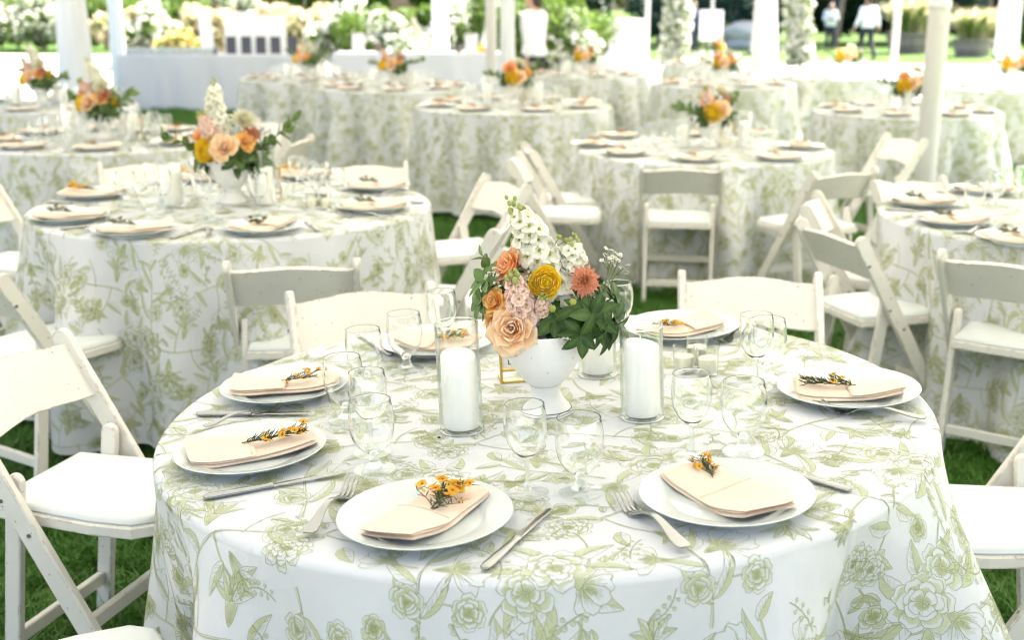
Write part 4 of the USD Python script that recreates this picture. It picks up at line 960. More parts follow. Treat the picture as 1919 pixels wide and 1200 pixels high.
# second table on the left: eight seats measured one by one
lay_table(2)
for px, py, nm, nap, dark in ((130, 406, "left", .15, True), (176, 363, "far left", .1, False), (250, 431, "near left", .35, True), (380, 333, "far", .5, False), (492, 426, "near", 1.1, True), (572, 328, "far right", -.1, False), (706, 349, "right far", .2, True), (700, 387, "right near", .25, True)):
    a, p = angle_of(2, px, py); seat_setting(2, a, .60, nap, True, dark, p, nm)
p = at(436, 383, TH + .042); centre_piece(2, (p[0], p[1]), cyl=((-.22, -.06), (.135, -.03), (.06, .2)), votives=(.36, -.12))
lay_table(5)
for px, py, nm, dark in ((1112, 270, "left", False), (1172, 286, "near left", False), (1305, 297, "near", False), (1460, 295, "near right", False), (1503, 274, "right", False), (1158, 254, "far left", False), (1300, 250, "far", False), (1418, 250, "far right", False)):
    a, p = angle_of(5, px, py); seat_setting(5, a, .60, None if nm != "near" else .9, False, dark, p, nm)
p = at(1327, 276, TH - .04); centre_piece(5, (p[0], p[1]), spin=.6, cyl=((-.16, -.02), (.21, -.03), (.05, .18)), votives=None, skip=("delphinium",))
lay_table(14)
for px, py, nm, dark in ((1730, 379, "far left", True), (1785, 413, "left", True), (1842, 356, "far", True), (1908, 447, "near left", True)):
    a, p = angle_of(14, px, py); seat_setting(14, a, .60, .1, True, dark, p, nm)
for k, ph in ((3, .25), (4, .1), (6, .3), (7, .1), (8, .2), (9, .2), (10, .35), (11, .25), (12, .1), (13, .2), (15, .3)):
    lay_table(k)
    for i in range(8): seat_setting(k, ph + i * PI / 4, cutlery=(k == 3))
    centre_piece(k, spin=random.Random(k).uniform(-1, 1), votives=(.28, -.1) if k in (3, 6) else None, frame=k in (3, 6, 7, 9), cyl=((-.20, -.02), (.19, -.03), (.06, .19)) if k != 15 else ((-.2, 0),),
                 skip=() if k in (3, 4) else ("delphinium",) + (("filler", "second yellow ranunculus") if k % 2 else ("pink stock spike", "coral dahlia")))

# ------------------------------------------------------------------ the front table, item by item
X1, Y1, Z1 = TABLES[1][0], TABLES[1][1], TH + TABLES[1][2]
T1 = (X1, TILT)
def on(px, py, h=0.0): return at(px, py, Z1 + .0006 + h, T1)
B1 = roty(-TILT)
thing("tablecloth", TABLES[1][4], "tablecloth", trans((X1, Y1, TABLES[1][2])) @ trans((0, 0, TH)) @ B1 @ trans((0, 0, -TH)), "floral tablecloths", CLOTH_FRONT)
G_ = "front table"
def lay(px, py, proto_, name, label, catg, yaw=0.0, h=0.0, group=None, dzz=0.0, s=1.0):
    p = on(px, py, h); p = p - np.array([0, 0, h]) + np.array([0, 0, dzz])
    return thing(name, label, catg, trans(p) @ B1 @ rotz(yaw) @ scl(s), group, proto_)
# plate centre, napkin free end, napkin pocket end, sprig turn
PLACES = [("A", (798, 966), (876, 907), (722, 1005), "dinner plate nearest the camera, left of centre", "opened napkin pocket with orange waxflower nearest the camera", 0, 0),
          ("B", (470, 842), (588, 815), (350, 850), "white plate at the left edge of the front table", "folded napkin on the leftmost plate of the front table", 3, 1),
          ("C", (536, 722), (640, 706), (440, 722), "white plate behind the leftmost plate, above the level knife", "folded napkin on the plate above the level knife", 2, 2),
          ("D", (822, 640), (872, 640), (772, 634), "white plate seen through the left glass cylinder", "peach napkin seen through the left glass cylinder", 1, 3),
          ("E", (1277, 612), (1212, 625), (1335, 600), "white plate beyond the votive candles at the back of the front table", "peach napkin on the plate beyond the votive candles", 2, 0),
          ("F", (1590, 728), (1492, 728), (1700, 730), "white plate at the right end of the front table", "peach napkin on the rightmost plate of the front table", 4, 1),
          ("G", (1362, 926), (1280, 872), (1445, 955), "white plate at the front right of the front table", "smooth peach napkin on the front right plate", 1, 2)]
SPR_LABEL = ["orange waxflower sprig on the napkin nearest the camera", "orange waxflower sprig on the leftmost napkin", "small orange sprig tucked in the napkin above the level knife", "orange sprig seen through the left glass cylinder", "orange sprig on the napkin beyond the votives", "long needle sprig with few orange blooms on the rightmost napkin", "short orange sprig on the front right napkin"]
for i, (k, c, f, pk, lp, ln, sv, nv) in enumerate(PLACES):
    pc = on(*c, .018) - np.array([0, 0, .018]); a, b = on(*f, .028), on(*pk, .028); d = b - a; yaw = math.atan2(d[1], d[0]); mid = (a + b) / 2
    thing("dinner_plate", lp, "plate", trans(pc) @ B1, "dinner plates", PLATE)
    mid = .5 * mid + .5 * pc; mid[2] = pc[2] + TILT * (mid[0] - pc[0])
    L = np.linalg.norm(d); s = np.clip(L / .25, .86, 1.05)
    Mn = trans(mid) @ B1 @ rotz(yaw) @ scl((s, s, 1.0))
    thing("folded_napkin", ln, "napkin", Mn, "folded napkins", NAPKINS[nv])
    so = {0: (-.004, .012), 1: (-.0, -.0), 2: (.0, .006), 3: (0, 0), 4: (-.01, 0), 5: (.0, .0), 6: (-.05, .01)}[i]
    thing("herb_sprig", SPR_LABEL[i], "sprig", trans(mid) @ B1 @ rotz(yaw) @ trans((so[0] * 1.0, so[1], .0275)) @ rotz(PI + (.1, -.25, -.3, .1, .4, .05, -.35)[i]) @ scl(((1.0, 1.75, 1.1), 1.25, 1.0, 1.0, .95, 1.05, .85)[i]), "napkin sprigs", SPRIGS[sv])
def cutlery(name, label, catg, pr, handle, tip, ln, dzz=.0004):
    a, b = on(*handle), on(*tip); d = b - a; L = np.linalg.norm(d); m = (a + b) / 2
    s = float(np.clip(L / ln, .92, 1.12)); return thing(name, label, catg, trans(m + np.array([0, 0, dzz])) @ B1 @ rotz(math.atan2(d[1], d[0])) @ scl(s), catg + "s", pr)
cutlery("dinner_knife", "steel knife right of the plate nearest the camera", "knife", KNIFE, (907, 1073), (1033, 959), .229)
cutlery("dinner_fork", "steel fork left of the plate nearest the camera", "fork", FORK, (569, 1024), (670, 905), .195)
cutlery("dinner_knife", "long steel knife in front of the leftmost plate", "knife", KNIFE, (382, 939), (645, 892), .229)
cutlery("dinner_fork", "fork half hidden behind the leftmost plate, beside the level knife", "fork", FORK, (392, 806), (523, 771), .195)
cutlery("dinner_knife", "level steel knife behind the leftmost plate", "knife", KNIFE, (369, 781), (583, 780), .229)
cutlery("dinner_knife", "steel knife beside the goblets at the back left", "knife", KNIFE, (752, 682), (655, 615), .229)
cutlery("dinner_knife", "steel knife sticking out right of the front right plate", "knife", KNIFE, (1594, 925), (1392, 868), .229)
cutlery("dinner_fork", "steel fork left of the front right plate", "fork", FORK, (1293, 1047), (1157, 938), .195)
cutlery("dinner_fork", "curved steel fork in front of the rightmost plate", "fork", FORK, (1735, 794), (1537, 770), .195)
cutlery("dinner_fork", "steel fork beyond the votive candles", "fork", FORK, (1415, 615), (1345, 650), .195)
for px, py, lab in ((703, 882, "large clear goblet right of the leftmost plate"), (650, 788, "clear goblet in front of the napkin above the level knife"), (688, 727, "blue-tinged goblet left of the back left knife"), (763, 693, "clear goblet right of the back left knife"), (1089, 924, "clear goblet at the front centre"), (1393, 848, "clear goblet behind the front right plate"), (1437, 712, "goblet standing behind the wine glass at the right")):
    lay(px, py, GOBLET, "water_goblet", lab, "goblet", rnd.uniform(0, 6), group="water goblets")
for px, py, lab in ((990, 926, "tall wine glass at the front centre in front of the urn"), (698, 850, "wine glass behind the large goblet on the left"), (833, 668, "wine glass behind the left glass cylinder"), (1297, 860, "wine glass left of the goblet behind the front right plate"), (1417, 728, "wine glass at the right end near the rightmost plate"), (1160, 652, "wine glass behind the bouquet's right leaves")):
    lay(px, py, WINE, "wine_glass", lab, "wine glass", rnd.uniform(0, 6), group="wine glasses")
for i, (px, py, lab) in enumerate(((866, 806, "tall glass cylinder at the left of the front urn"), (1204, 782, "glass cylinder at the right of the front urn"), (1120, 702, "glass cylinder half hidden behind the front urn"))):
    lay(px, py, CYL[i], "glass_cylinder", lab, "candle holder", group="glass cylinders")
    lay(px, py, PILLAR[i], "pillar_candle", "white pillar candle inside the " + lab[:lab.index(" at" if i < 2 else " half")].replace("glass ", "") + (" left of the front urn", " right of the front urn", " behind the front urn")[i], "candle", .4 + i * 2, group="pillar candles", dzz=.0078)
for px, py, lab in ((1282, 698, "left votive of the three right of the front urn"), (1326, 702, "right votive of the three right of the front urn"), (1306, 680, "rear votive of the three right of the front urn")):
    lay(px, py, VOTIVE, "votive_candle", lab, "votive", group="votive candles")
lay(980, 716, FRAME, "number_frame", "gold frame with a white card behind the front urn", "table frame", .12, group="table frames")
crumb = moved(trimesh.creation.icosphere(1, .0028), trans(on(823, 822) + np.array([0, 0, .002])) @ scl((1.2, .8, .7)))
single("dark_crumb", crumb, "ink", "tiny dark crumb on the cloth by the left cylinder", "crumb", smooth=True)

UR = on(1024, 770); lay(1024, 770, URN, "pedestal_urn", "white pedestal urn with the large bouquet on the front table", "urn", .4, group="flower urns")
UY = UR[1]
bud_items = [stem_item(.07, .0011, (.22, .30, .07))]
_b = ball(.0068, (0, 0, .004), 2, (1, 1, .95)); bud_items.append(("bud", _b, "petal", np.tile((.42, .45, .10), (len(_b.vertices), 1))))
for _i in range(5):
    _P = petal_surf(_i * 1.257, .003, .008, .003, -.3, .9, wrap=False, z0=-.001)[0]; bud_items.append(("sepal", grid_mesh(_P), "leaf", np.tile((.12, .18, .05), (_P.shape[0] * _P.shape[1], 1))))
FL["bud"] = grow("flower_bud", bud_items)
def bloom(key, label, catg, px, py, dy, d, s=1.0, sink=0.0, spin=None):
    d = np.asarray(d, float) / np.linalg.norm(d); p = at_y(px, py, UY + dy) - d * sink
    thing(key if key != "bud" else "flower_bud", label, catg, trans(p) @ aim(d, rnd.uniform(0, 6) if spin is None else spin) @ scl(s), None, FL[key])
for args in (
    ("leaf_whorl", "dark leaf whorl at the bouquet's right, over the urn rim", "leaves", 1108, 592, -.055, (.35, -.75, .35), 1.15),
    ("leaf_whorl", "dark leaf whorl at the bouquet's far right", "leaves", 1150, 598, -.02, (.85, -.40, .25), 1.05),
    ("leaf_whorl", "dark leaf whorl just right of the big rose", "leaves", 1040, 600, -.060, (-.05, -.85, .45), 1.0),
    ("leaf_whorl", "dark leaf whorl drooping over the urn's right rim", "leaves", 1088, 628, -.075, (.30, -.80, .0), .95),
    ("leaf_whorl", "dark leaf whorl beneath the white filler, upper right", "leaves", 1145, 560, .015, (.80, -.2, .55), 1.0),
    ("leaf_whorl", "dark leaf whorl pointing down at the right of the urn", "leaves", 1135, 622, -.045, (.75, -.55, -.25), 1.0),
    ("leaf_whorl", "leaf whorl in the middle below the ranunculus", "leaves", 1062, 572, -.03, (.15, -.75, .6), 1.0),
    ("leaf_whorl", "leaf whorl at the back of the bouquet", "leaves", 1040, 575, .06, (.0, .5, .8), 1.1),
    ("leaf_whorl", "leaf whorl at the left back of the bouquet", "leaves", 965, 585, .04, (-.5, .3, .7), 1.0),
    ("light_leaf_whorl", "light green leaf whorl at the bouquet's left", "leaves", 906, 566, -.01, (-.85, -.35, .30), 1.0),
    ("light_leaf_whorl", "light green leaf whorl at the bouquet's upper left", "leaves", 912, 528, -.005, (-.75, -.35, .6), .95),
    ("leaf_branch", "leafy twig behind the apricot rose", "leaves", 945, 545, .02, (-.6, .1, .6), .8),
    ("delphinium", "tall white delphinium spike at the bouquet's top", "flower", 1040, 575, .0, (-.24, .0, 1), 1.13),
    ("delphinium", "shorter white delphinium at the bouquet's right", "flower", 1068, 600, .01, (-.02, .0, 1), .86),
    ("pink_stock", "pale pink stock below the apricot rose", "flower", 985, 594, -.055, (-.28, -.25, .95), 1.18),
    ("pink_stock", "small pink stock spike left of the delphinium", "flower", 972, 505, .015, (-.12, .0, 1), .75),
    ("pink_stock", "pale pink stock under the ranunculus", "flower", 1008, 592, -.05, (.2, -.5, .7), .7),
    ("filler", "airy white filler flowers at the bouquet's right", "flower", 1128, 552, -.01, (.35, -.15, .9), .85),
    ("filler", "airy white filler flowers at the bouquet's left", "flower", 950, 560, -.02, (-.45, -.3, .85), .6),
    ("filler", "white filler tuft at the foot of the delphinium", "flower", 1010, 560, -.03, (-.1, -.4, .9), .55)): bloom(*args)
for args, sink in (
    (("peach_rose", "large peach rose at the bouquet's lower left", "rose", 958, 616, -.085, (-.18, -.92, .30), .98), .030),
    (("apricot_rose", "apricot rose at the bouquet's upper left", "rose", 951, 500, -.02, (-.72, -.45, .55), .92), .020),
    (("amber_rose", "small amber rose at the bouquet's left", "rose", 926, 566, -.045, (-.62, -.70, .38), 1.0), .015),
    (("amber_rose", "rusty rose half hidden by the large peach rose", "rose", 920, 606, -.045, (-.85, -.5, -.1), .75), .012),
    (("peach_rose", "peach rose deep between ranunculus and dahlia", "rose", 1068, 548, .0, (.2, -.75, .5), .7), .02),
    (("ranunculus", "yellow ranunculus in the middle of the bouquet", "flower", 1022, 528, -.070, (.0, -.95, .28), 1.02), .018),
    (("coral_dahlia", "coral dahlia at the bouquet's right", "dahlia", 1098, 526, -.055, (.30, -.88, .30), .90), .012),
    (("white_cosmos", "white cosmos behind the coral dahlia", "flower", 1066, 500, -.01, (.45, -.25, .85), .95), .008),
    (("white_cosmos", "small white bloom drooping over the urn rim", "flower", 1058, 640, -.095, (.05, -.75, -.65), .42), .004),
    (("bud", "left green bud in front of the leaves", "bud", 1036, 580, -.10, (-.25, -.75, .5), 1.0), 0.0),
    (("bud", "right green bud in front of the leaves", "bud", 1073, 567, -.09, (.1, -.75, .55), 1.0), 0.0),
    (("bud", "upper green bud right of the delphinium", "bud", 1047, 446, .0, (.5, -.1, .9), .7), 0.0),
    (("bud", "small green bud just right of the delphinium tip", "bud", 1058, 452, .0, (.8, -.1, .6), .75), 0.0)): bloom(*args, sink=sink)

# ------------------------------------------------------------------ chairs, turned as each one stands
for x, y, a, lab in (
    (-.975, 2.66, -.30, "white folding chair at the left of the front table, seat fully in view"),
    (-.79, 1.74, .49, "white seat in the bottom left corner"),
    (-1.60, 3.885, .985, "folding chair behind the left foreground chair, turned from the camera"),
    (-2.20, 5.25, -.25, "folding chair cut by the left edge at the second left table"),
    (-.735, 4.02, 1.684, "folding chair with its back to us behind the front table's left chair"),
    (-.366, 3.186, -1.248, "cream folding chair facing us at the back left of the front table"),
    (-.237, 5.571, 3.635, "white chair with glossy curved back, right of the second left table"),
    (-.267, 4.583, 3.0, "folding chair seen edge-on just left of the bouquet"),
    (.246, 6.601, -.114, "folding chair left of the mid-right table, nearer of two"),
    (.329, 7.10, .104, "folding chair left of the mid-right table, farther of two"),
    (.905, 6.448, 1.456, "beige folding chair with its back square to us at the mid-right table"),
    (1.56, 6.24, 2.08, "beige folding chair angled at the right of the mid-right table"),
    (2.27, 7.60, 3.40, "pale folding chair beside the foot of the thick right pole"),
    (1.50, 5.02, -.35, "bluish-white chair behind the crossed chair on the right"),
    (1.40, 4.45, .30, "folding chair seen from the side right of the front table"),
    (1.99, 5.50, -1.142, "grey-white chair facing us behind the near right table"),
    (1.75, 4.02, .92, "large beige chair with its back to us at the right edge"),
    (.714, 3.379, -1.644, "bright white chair facing us at the back right of the front table"),
    (1.10, 2.47, 3.10, "white seat at the lower right edge by the front table"),
    (-1.884, 6.15, -1.206, "grey-shaded chair back beyond the second left table's glasses"),
    (-.74, 6.10, -1.45, "low white chair back beyond the right plates of the second left table"),
    (-1.56, 7.60, 2.95, "chair behind the leafy side of the second table's bouquet"),
    (-1.90, 8.62, 3.9, "white curved chair back behind the second table's bouquet")):
    chair(x, y, a, lab, 0.0, "white folding chairs")

# ------------------------------------------------------------------ the marquee: canopy, poles, drapes
def ground_x(px, y): return (px - 959.5) / FPX * (y * _c + EYE * _s)
eave = [(-5.6, .3), (5.4, .3), (5.4, 10.2), (4.45, 13.8), (4.1, 18.6), (2.6, 20.6), (-5.6, 20.8)]
ridge = [(-.2, 4.5), (-.2, 15.0)]
def canopy():
    V = [(x, y, 2.45) for x, y in eave] + [(x, y, 4.1) for x, y in ridge] + [(x * 1.0, y, 2.16) for x, y in eave]
    e = list(range(7)); r0, r1 = 7, 8; n = 7
    F = [(0, 1, r0), (1, 2, r0), (2, r1, r0), (2, 3, r1), (3, 4, r1), (4, 5, r1), (5, 6, r1), (6, r0, r1), (6, 0, r0)]
    for i in range(n): j = (i + 1) % n; F += [(i, i + 9, j + 9), (i, j + 9, j)]
    return trimesh.Trimesh(V, F, process=False)
t_ = thing("tent_canopy", "white marquee roof stretched over the dining tables", "tent roof")
part(t_, "roof_sheet", canopy(), "canopy_vinyl")
def pole(px, y, r, label, h=2.45, lean=0.0, mat_="pole_paint", strap=None):
    x = ground_x(px, y); t = thing("tent_pole", label, "tent pole", trans((x, y, 0)) @ roty(lean))
    part(t, "shaft", lathe([(0, 0), (r, 0), (r, h - .01), (0, h)], 28), mat_, smooth=40)
    part(t, "base_plate", cbox(r * 4, r * 4, .012, .002, (0, 0, .007)), "screw_steel")
    if strap: part(t, "strap", lathe([(r + .001, strap), (r + .007, strap + .004), (r + .007, strap + .045), (r + .001, strap + .05)], 28), "drape_cloth", smooth=40)
    return t
pole(1727, 9.1, .078, "thick white tent pole on the right between the tables", strap=1.555)
pole(921, 14.4, .066, "white tent pole in the middle behind the centre table")
pole(1667, 18.2, .052, "thin white tent pole left of the thick right pole")
pole(1209, 21.8, .045, "thin pale pole in the bright background right of the middle")
pole(580, 17.2, .013, "thin grey metal rod behind the left buffet's end", h=2.2, mat_="screw_steel")
st = thing("slanted_prop", "slanted pale pole beside the middle tent pole", "prop", trans((ground_x(872, 20.2), 20.2, 0)) @ roty(.30)); part(st, "shaft", lathe([(0, 0), (.05, 0), (.05, 2.4), (0, 2.41)], 16), "pole_paint", smooth=40)
def drape(px, y, r_top, r_tie, r_low, ztie, label, seed, h=2.42, sq=.7):
    x = ground_x(px, y); a = np.linspace(0, 2 * PI, 72, endpoint=False); z = np.linspace(.01, h, 40); ph = np.random.default_rng(seed).uniform(0, 6, 5)
    A, Z = np.meshgrid(a, z); base = r_low + (r_top - r_low) * (Z / h) ** .65
    f = 1 + (.10 * np.sin(7 * A + ph[0] + .5 * Z) + .08 * np.sin(11 * A + ph[1] + .8 * np.sin(2 * A)) * np.sin(3 * A + ph[3]) + .08 * np.sin(4 * A + ph[2])) * (.4 + .8 * np.abs(Z - ztie))
    P = np.stack([base * f * np.cos(A), base * f * np.sin(A) * sq, Z], -1)
    t = thing("pole_drape", label, "drape", trans((x, y, 0))); part(t, "fabric", grid_mesh(P, True), "drape_cloth", smooth=True)
    return t
drape(159, 13.0, .11, .155, .27, 1.10, "grey shaded drape gathered on a pole at the upper left", 1)
drape(1424, 16.9, .12, .13, .27, 1.62, "bright white sunlit drape gathered on a pole right of the middle", 2)
drape(951, 15.4, .075, .085, .12, 1.4, "bluish drape right against the middle tent pole", 3)
drape(826, 21.2, .13, .12, .14, 1.5, "white sunlit drape behind the right buffet", 4)
drape(229, 20.2, .10, .10, .13, 1.5, "pale drape in the bright background above the left buffet's end", 5)
drape(1872, 17.2, .14, .135, .17, 1.5, "broad white sunlit drape at the upper right edge", 6)

# ------------------------------------------------------------------ buffets
def buffet(px0, px1, y, top, depth, label, seed, skew=0.0):
    x0, x1 = ground_x(px0, y), ground_x(px1, y); w = x1 - x0; r = np.random.default_rng(seed); ph = r.uniform(0, 6, 6)
    out = Polygon([(0, 0), (w, 0), (w, depth), (0, depth)]).buffer(.012, join_style=1); ring = np.array(out.segmentize(.04).exterior.coords)[:-1]
    if not out.exterior.is_ccw: ring = ring[::-1]
    n = len(ring); nx = np.roll(ring, -1, 0) - np.roll(ring, 1, 0); nx = np.stack([nx[:, 1], -nx[:, 0]], 1); nx /= np.linalg.norm(nx, axis=1, keepdims=True)
    s = np.arange(n) * .04; rows = []
    for k, z in enumerate(np.concatenate([[0.0, .012], np.linspace(.05, top - .02, 18)])):
        d = z
        f = (.012 * np.sin(s * 7 + ph[0]) + .010 * np.sin(s * 12.3 + ph[1]) + .006 * np.sin(s * 21 + ph[2])) * min(1, d / .35) + .03 * d
        o = .010 if k else 0.0
        rows.append(np.c_[ring + nx * (f + o)[:, None], np.full(n, top - z)])
    side = grid_mesh(np.array(rows), True)
    v, f = trimesh.creation.triangulate_polygon(Polygon(ring), engine="earcut"); lid = trimesh.Trimesh(np.c_[v, np.full(len(v), top)], f, process=False)
    t = thing("buffet_table", label, "buffet table", trans((x0, y, 0)) @ rotz(skew)); part(t, "linen", cat([side, lid]), "white_linen", smooth=50)
    return x0, x1
bx0, bx1 = buffet(231, 556, 18.7, .86, .80, "long buffet under plain white linen at the upper left", 1, .0)
buffet(628, 949, 19.4, .86, .80, "plain white linen buffet behind the middle pole", 2)
CUP = proto("serving_cup")
part(CUP, "cup_body", lathe([(0, 0), (.026, 0), (.030, .002), (.037, .075), (.0385, .092), (.037, .093), (.0350, .09), (.028, .006), (0, .006)], 24), "porcelain", smooth=40)
for j in range(3):
    for i in range(17):
        thing("serving_cup", "white cup in the packed rows of cups on the left buffet", "cup", trans((ground_x(246, 18.8) + i * .082 + .01 * j, 18.82 + .09 * j, .8605)), "white cups on the left buffet", CUP)
pan = [("first", 440, 18), ("second", 468, 18), ("third", 495, 17), ("fourth", 522, 17), ("fifth", 553, 17)]
for k, (o, px, w) in enumerate(pan):
    x = ground_x(px, 18.95); t = thing("slate_board", f"dark grey upright board, {o} from the left on the left buffet", "board", trans((x, 18.95, .8606)) @ rotx(-.06) @ rotz(.1 * (k == 3)))
    part(t, "panel", cbox(.155, .016, .265, .003, (0, 0, .135)), "slate_grey"); part(t, "foot", cbox(.14, .09, .010, .002, (0, .03, .0058)), "planter_wood")
for px, w, h, lab, yy in ((458, .50, .62, "white panel standing behind the first two grey boards", 19.25), (515, .46, .58, "white panel standing behind the third and fourth grey boards", 19.27), (398, .20, .68, "narrow leaning white panel left of the grey boards", 19.25)):
    t = thing("display_board", lab, "panel", trans((ground_x(px, yy), yy, .8606)) @ roty(-.10 if w < .3 else 0) @ rotx(-.08)); part(t, "board", cbox(w, .014, h, .003, (0, 0, h / 2 + .004)), "white_board"); part(t, "ledge", cbox(w * .9, .03, .012, .002, (0, .018, .007)), "white_board")
t = thing("small_bottle", "small dark bottle with a red foot on the left buffet", "bottle", trans((ground_x(410, 18.8), 18.8, .8606))); part(t, "bottle_body", lathe([(0, .012), (.026, .012), (.028, .016), (.028, .075), (.012, .10), (.011, .125), (0, .126)], 20), "slate_grey", smooth=40); part(t, "base", lathe([(0, 0), (.030, 0), (.030, .011), (0, .0115)], 20), "terracotta", smooth=40)
t = thing("pedestal_urn", "white urn of greenery on the right buffet", "urn", trans((ground_x(783, 19.7), 19.7, .8606)) @ scl(1.55), "flower urns", URN)
for i, (px, d, key, lab) in enumerate(((772, (-.6, -.3, .7), "amber_rose", "orange bloom at the left of the right buffet's urn"), (786, (.2, -.5, .8), "leaf_whorl", "dark leaves over the right buffet's urn"), (796, (.8, -.3, .5), "leaf_whorl", "dark leaves at the right of the right buffet's urn"), (776, (-.5, -.5, .5), "leaf_whorl", "dark leaves at the left of the right buffet's urn"), (783, (0, .0, 1), "delphinium", "pale flower spike in the right buffet's urn"))):
    thing(key, lab, "leaves" if "leaf" in key else "flower", trans((ground_x(px, 19.68), 19.68, .8606 + .235)) @ aim(d) @ scl(1.6), None, FL["far_" + key])
t = thing("menu_box", "lilac-grey box at the right end of the right buffet", "box", trans((ground_x(884, 19.6), 19.6, .8606)) @ rotz(-.15)); part(t, "box_body", cbox(.19, .12, .27, .004, (0, 0, .1355)), "drape_cloth"); part(t, "lid", cbox(.195, .125, .02, .003, (0, 0, .2815)), "white_board")
t = thing("small_jar", "small dark brown jar left of the lilac-grey box", "jar", trans((ground_x(861, 19.6), 19.6, .8606))); part(t, "jar_body", lathe([(0, 0), (.04, 0), (.043, .004), (.043, .09), (.032, .10), (0, .1005)], 20), "bark", smooth=40); part(t, "lid", lathe([(0, .101), (.034, .101), (.034, .12), (0, .1205)], 20), "slate_grey", smooth=40)
t = thing("picture_frame", "pale framed sheet leaning on the left of the right buffet", "frame", trans((ground_x(675, 19.75), 19.75, .8606)) @ rotx(-.12)); part(t, "frame_border", cat([cbox(.20, .016, .02, .002, (0, 0, z)) for z in (.012, .288)] + [cbox(.02, .016, .255, .002, (s * .09, 0, .15)) for s in (-1, 1)]), "white_board"); part(t, "sheet", cbox(.158, .006, .254, .001, (0, .002, .15)), "drape_cloth")
t = thing("small_board", "small olive-brown board on the right buffet", "board", trans((ground_x(714, 19.7), 19.7, .8606)) @ rotx(-.1)); part(t, "panel", cbox(.10, .014, .12, .003, (0, 0, .064)), "bark"); part(t, "foot", cbox(.08, .06, .008, .002, (0, .02, .0048)), "planter_wood")
for i, (px, m_) in enumerate(((899, "yellow_skin"), (905, "orange_skin"), (911, "orange_skin"), (903, "yellow_skin"))):
    t = thing("fruit", f"{('yellow fruit at the left', 'orange fruit in the middle', 'orange fruit at the right', 'yellow fruit on top')[i]} of the small heap on the right buffet", "fruit", trans((ground_x(px, 19.6), 19.6 + .02 * i, .8606 + (.042 if i < 3 else .105))))
    part(t, "flesh", ball(.042, (0, 0, 0), 3, (1, 1, .94)), m_, smooth=True); part(t, "stalk", tube([(0, 0, .036), (.002, 0, .046)], .003, 6), "bark")

# ------------------------------------------------------------------ shrubs, trees, hedge
def leaf_cloud(seed, n, size, radii, clumps, leaf=(.10, .05), bottom=.1, shellness=.5):
    r = np.random.default_rng(seed)
    c = r.normal(size=(clumps, 3)); c /= np.linalg.norm(c, axis=1, keepdims=True); c = c * r.uniform(.35, 1.0, (clumps, 1)) * np.array(radii) * .78
    cr = r.uniform(.22, .45, clumps) * min(radii)
    k = r.integers(0, clumps, n); d = r.normal(size=(n, 3)); d /= np.linalg.norm(d, axis=1, keepdims=True)
    p = c[k] + d * (cr[k] * r.uniform(shellness, 1.05, n))[:, None]; p[:, 2] += radii[2] * .95
    p = p[p[:, 2] > bottom]; d = d[:len(p)]; n = len(p)
    nrm = r.normal(size=(n, 3)) * .8 + d + [0, 0, .4]; nrm /= np.linalg.norm(nrm, axis=1, keepdims=True)
    a = np.cross(nrm, r.normal(size=(n, 3))); a /= np.linalg.norm(a, axis=1, keepdims=True); b = np.cross(nrm, a)
    L, W = leaf[0] * size * r.uniform(.6, 1.3, (n, 1)), leaf[1] * size * r.uniform(.6, 1.3, (n, 1))
    V = np.stack([p - a * L, p - b * W + nrm * W * .3, p + a * L, p + b * W + nrm * W * .3], 1).reshape(-1, 3); q = np.arange(n)[:, None] * 4
    return trimesh.Trimesh(V, np.concatenate([q + np.array([0, 1, 2]), q + np.array([0, 2, 3])]), process=False)
def stems(seed, n, h, spread, r0=.03):
    r = np.random.default_rng(seed); ms = []
    for i in range(n):
        a = r.uniform(0, 6.28); e = np.array([math.cos(a) * spread * r.uniform(.3, 1), math.sin(a) * spread * r.uniform(.3, 1), h * r.uniform(.6, 1)]); ms.append(tube(bez([(0, 0, -.05), (e[0] * .2, e[1] * .2, h * .5), e], 8), np.linspace(r0, r0 * .3, 8), 6))
    return cat(ms)
SHRUB = {}
for nm, lf, n, radii, clumps, leaf, fl, fn, fs in (("bright_shrub", "leaf_bright", 5200, (1.1, 1.0, 1.05), 26, (.085, .045), None, 0, 0), ("white_flower_shrub", "leaf_bright", 3600, (1.0, .9, .85), 22, (.075, .04), "bloom_white", 1500, .075),
        ("yellow_flower_shrub", "leaf_bright", 2200, (1.0, .8, .75), 22, (.07, .035), "bloom_yellow", 900, .07), ("pale_flower_shrub", "leaf_bright", 1800, (1.1, .8, .75), 24, (.07, .035), "bloom_pale", 1700, .08),
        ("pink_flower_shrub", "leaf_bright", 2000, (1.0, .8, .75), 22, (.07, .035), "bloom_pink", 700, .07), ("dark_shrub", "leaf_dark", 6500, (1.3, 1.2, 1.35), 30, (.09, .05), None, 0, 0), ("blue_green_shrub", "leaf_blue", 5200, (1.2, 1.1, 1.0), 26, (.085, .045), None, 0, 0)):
    p = proto(nm); sd = sum(map(ord, nm))
    part(p, "foliage", leaf_cloud(sd, n, 1.0, radii, clumps, leaf), lf)
    if fl: part(p, "blossoms", leaf_cloud(sd, fn, 1.0, tuple(x * 1.06 for x in radii), clumps, (fs, fs * .8), .3, .85), fl)
    part(p, "branches", stems(sd, 9, radii[2] * 1.3, radii[0] * .7), "bark"); SHRUB[nm] = p
def shrub(kind, px, y, s, label, sz=None):
    thing(kind, label, "shrub", trans((ground_x(px, y), y, 0)) @ rotz(rnd.uniform(0, 6)) @ scl((s, s, sz or s)), None, SHRUB[kind])
kinds = ("pale_flower_shrub", "yellow_flower_shrub", "white_flower_shrub", "pink_flower_shrub", "bright_shrub")
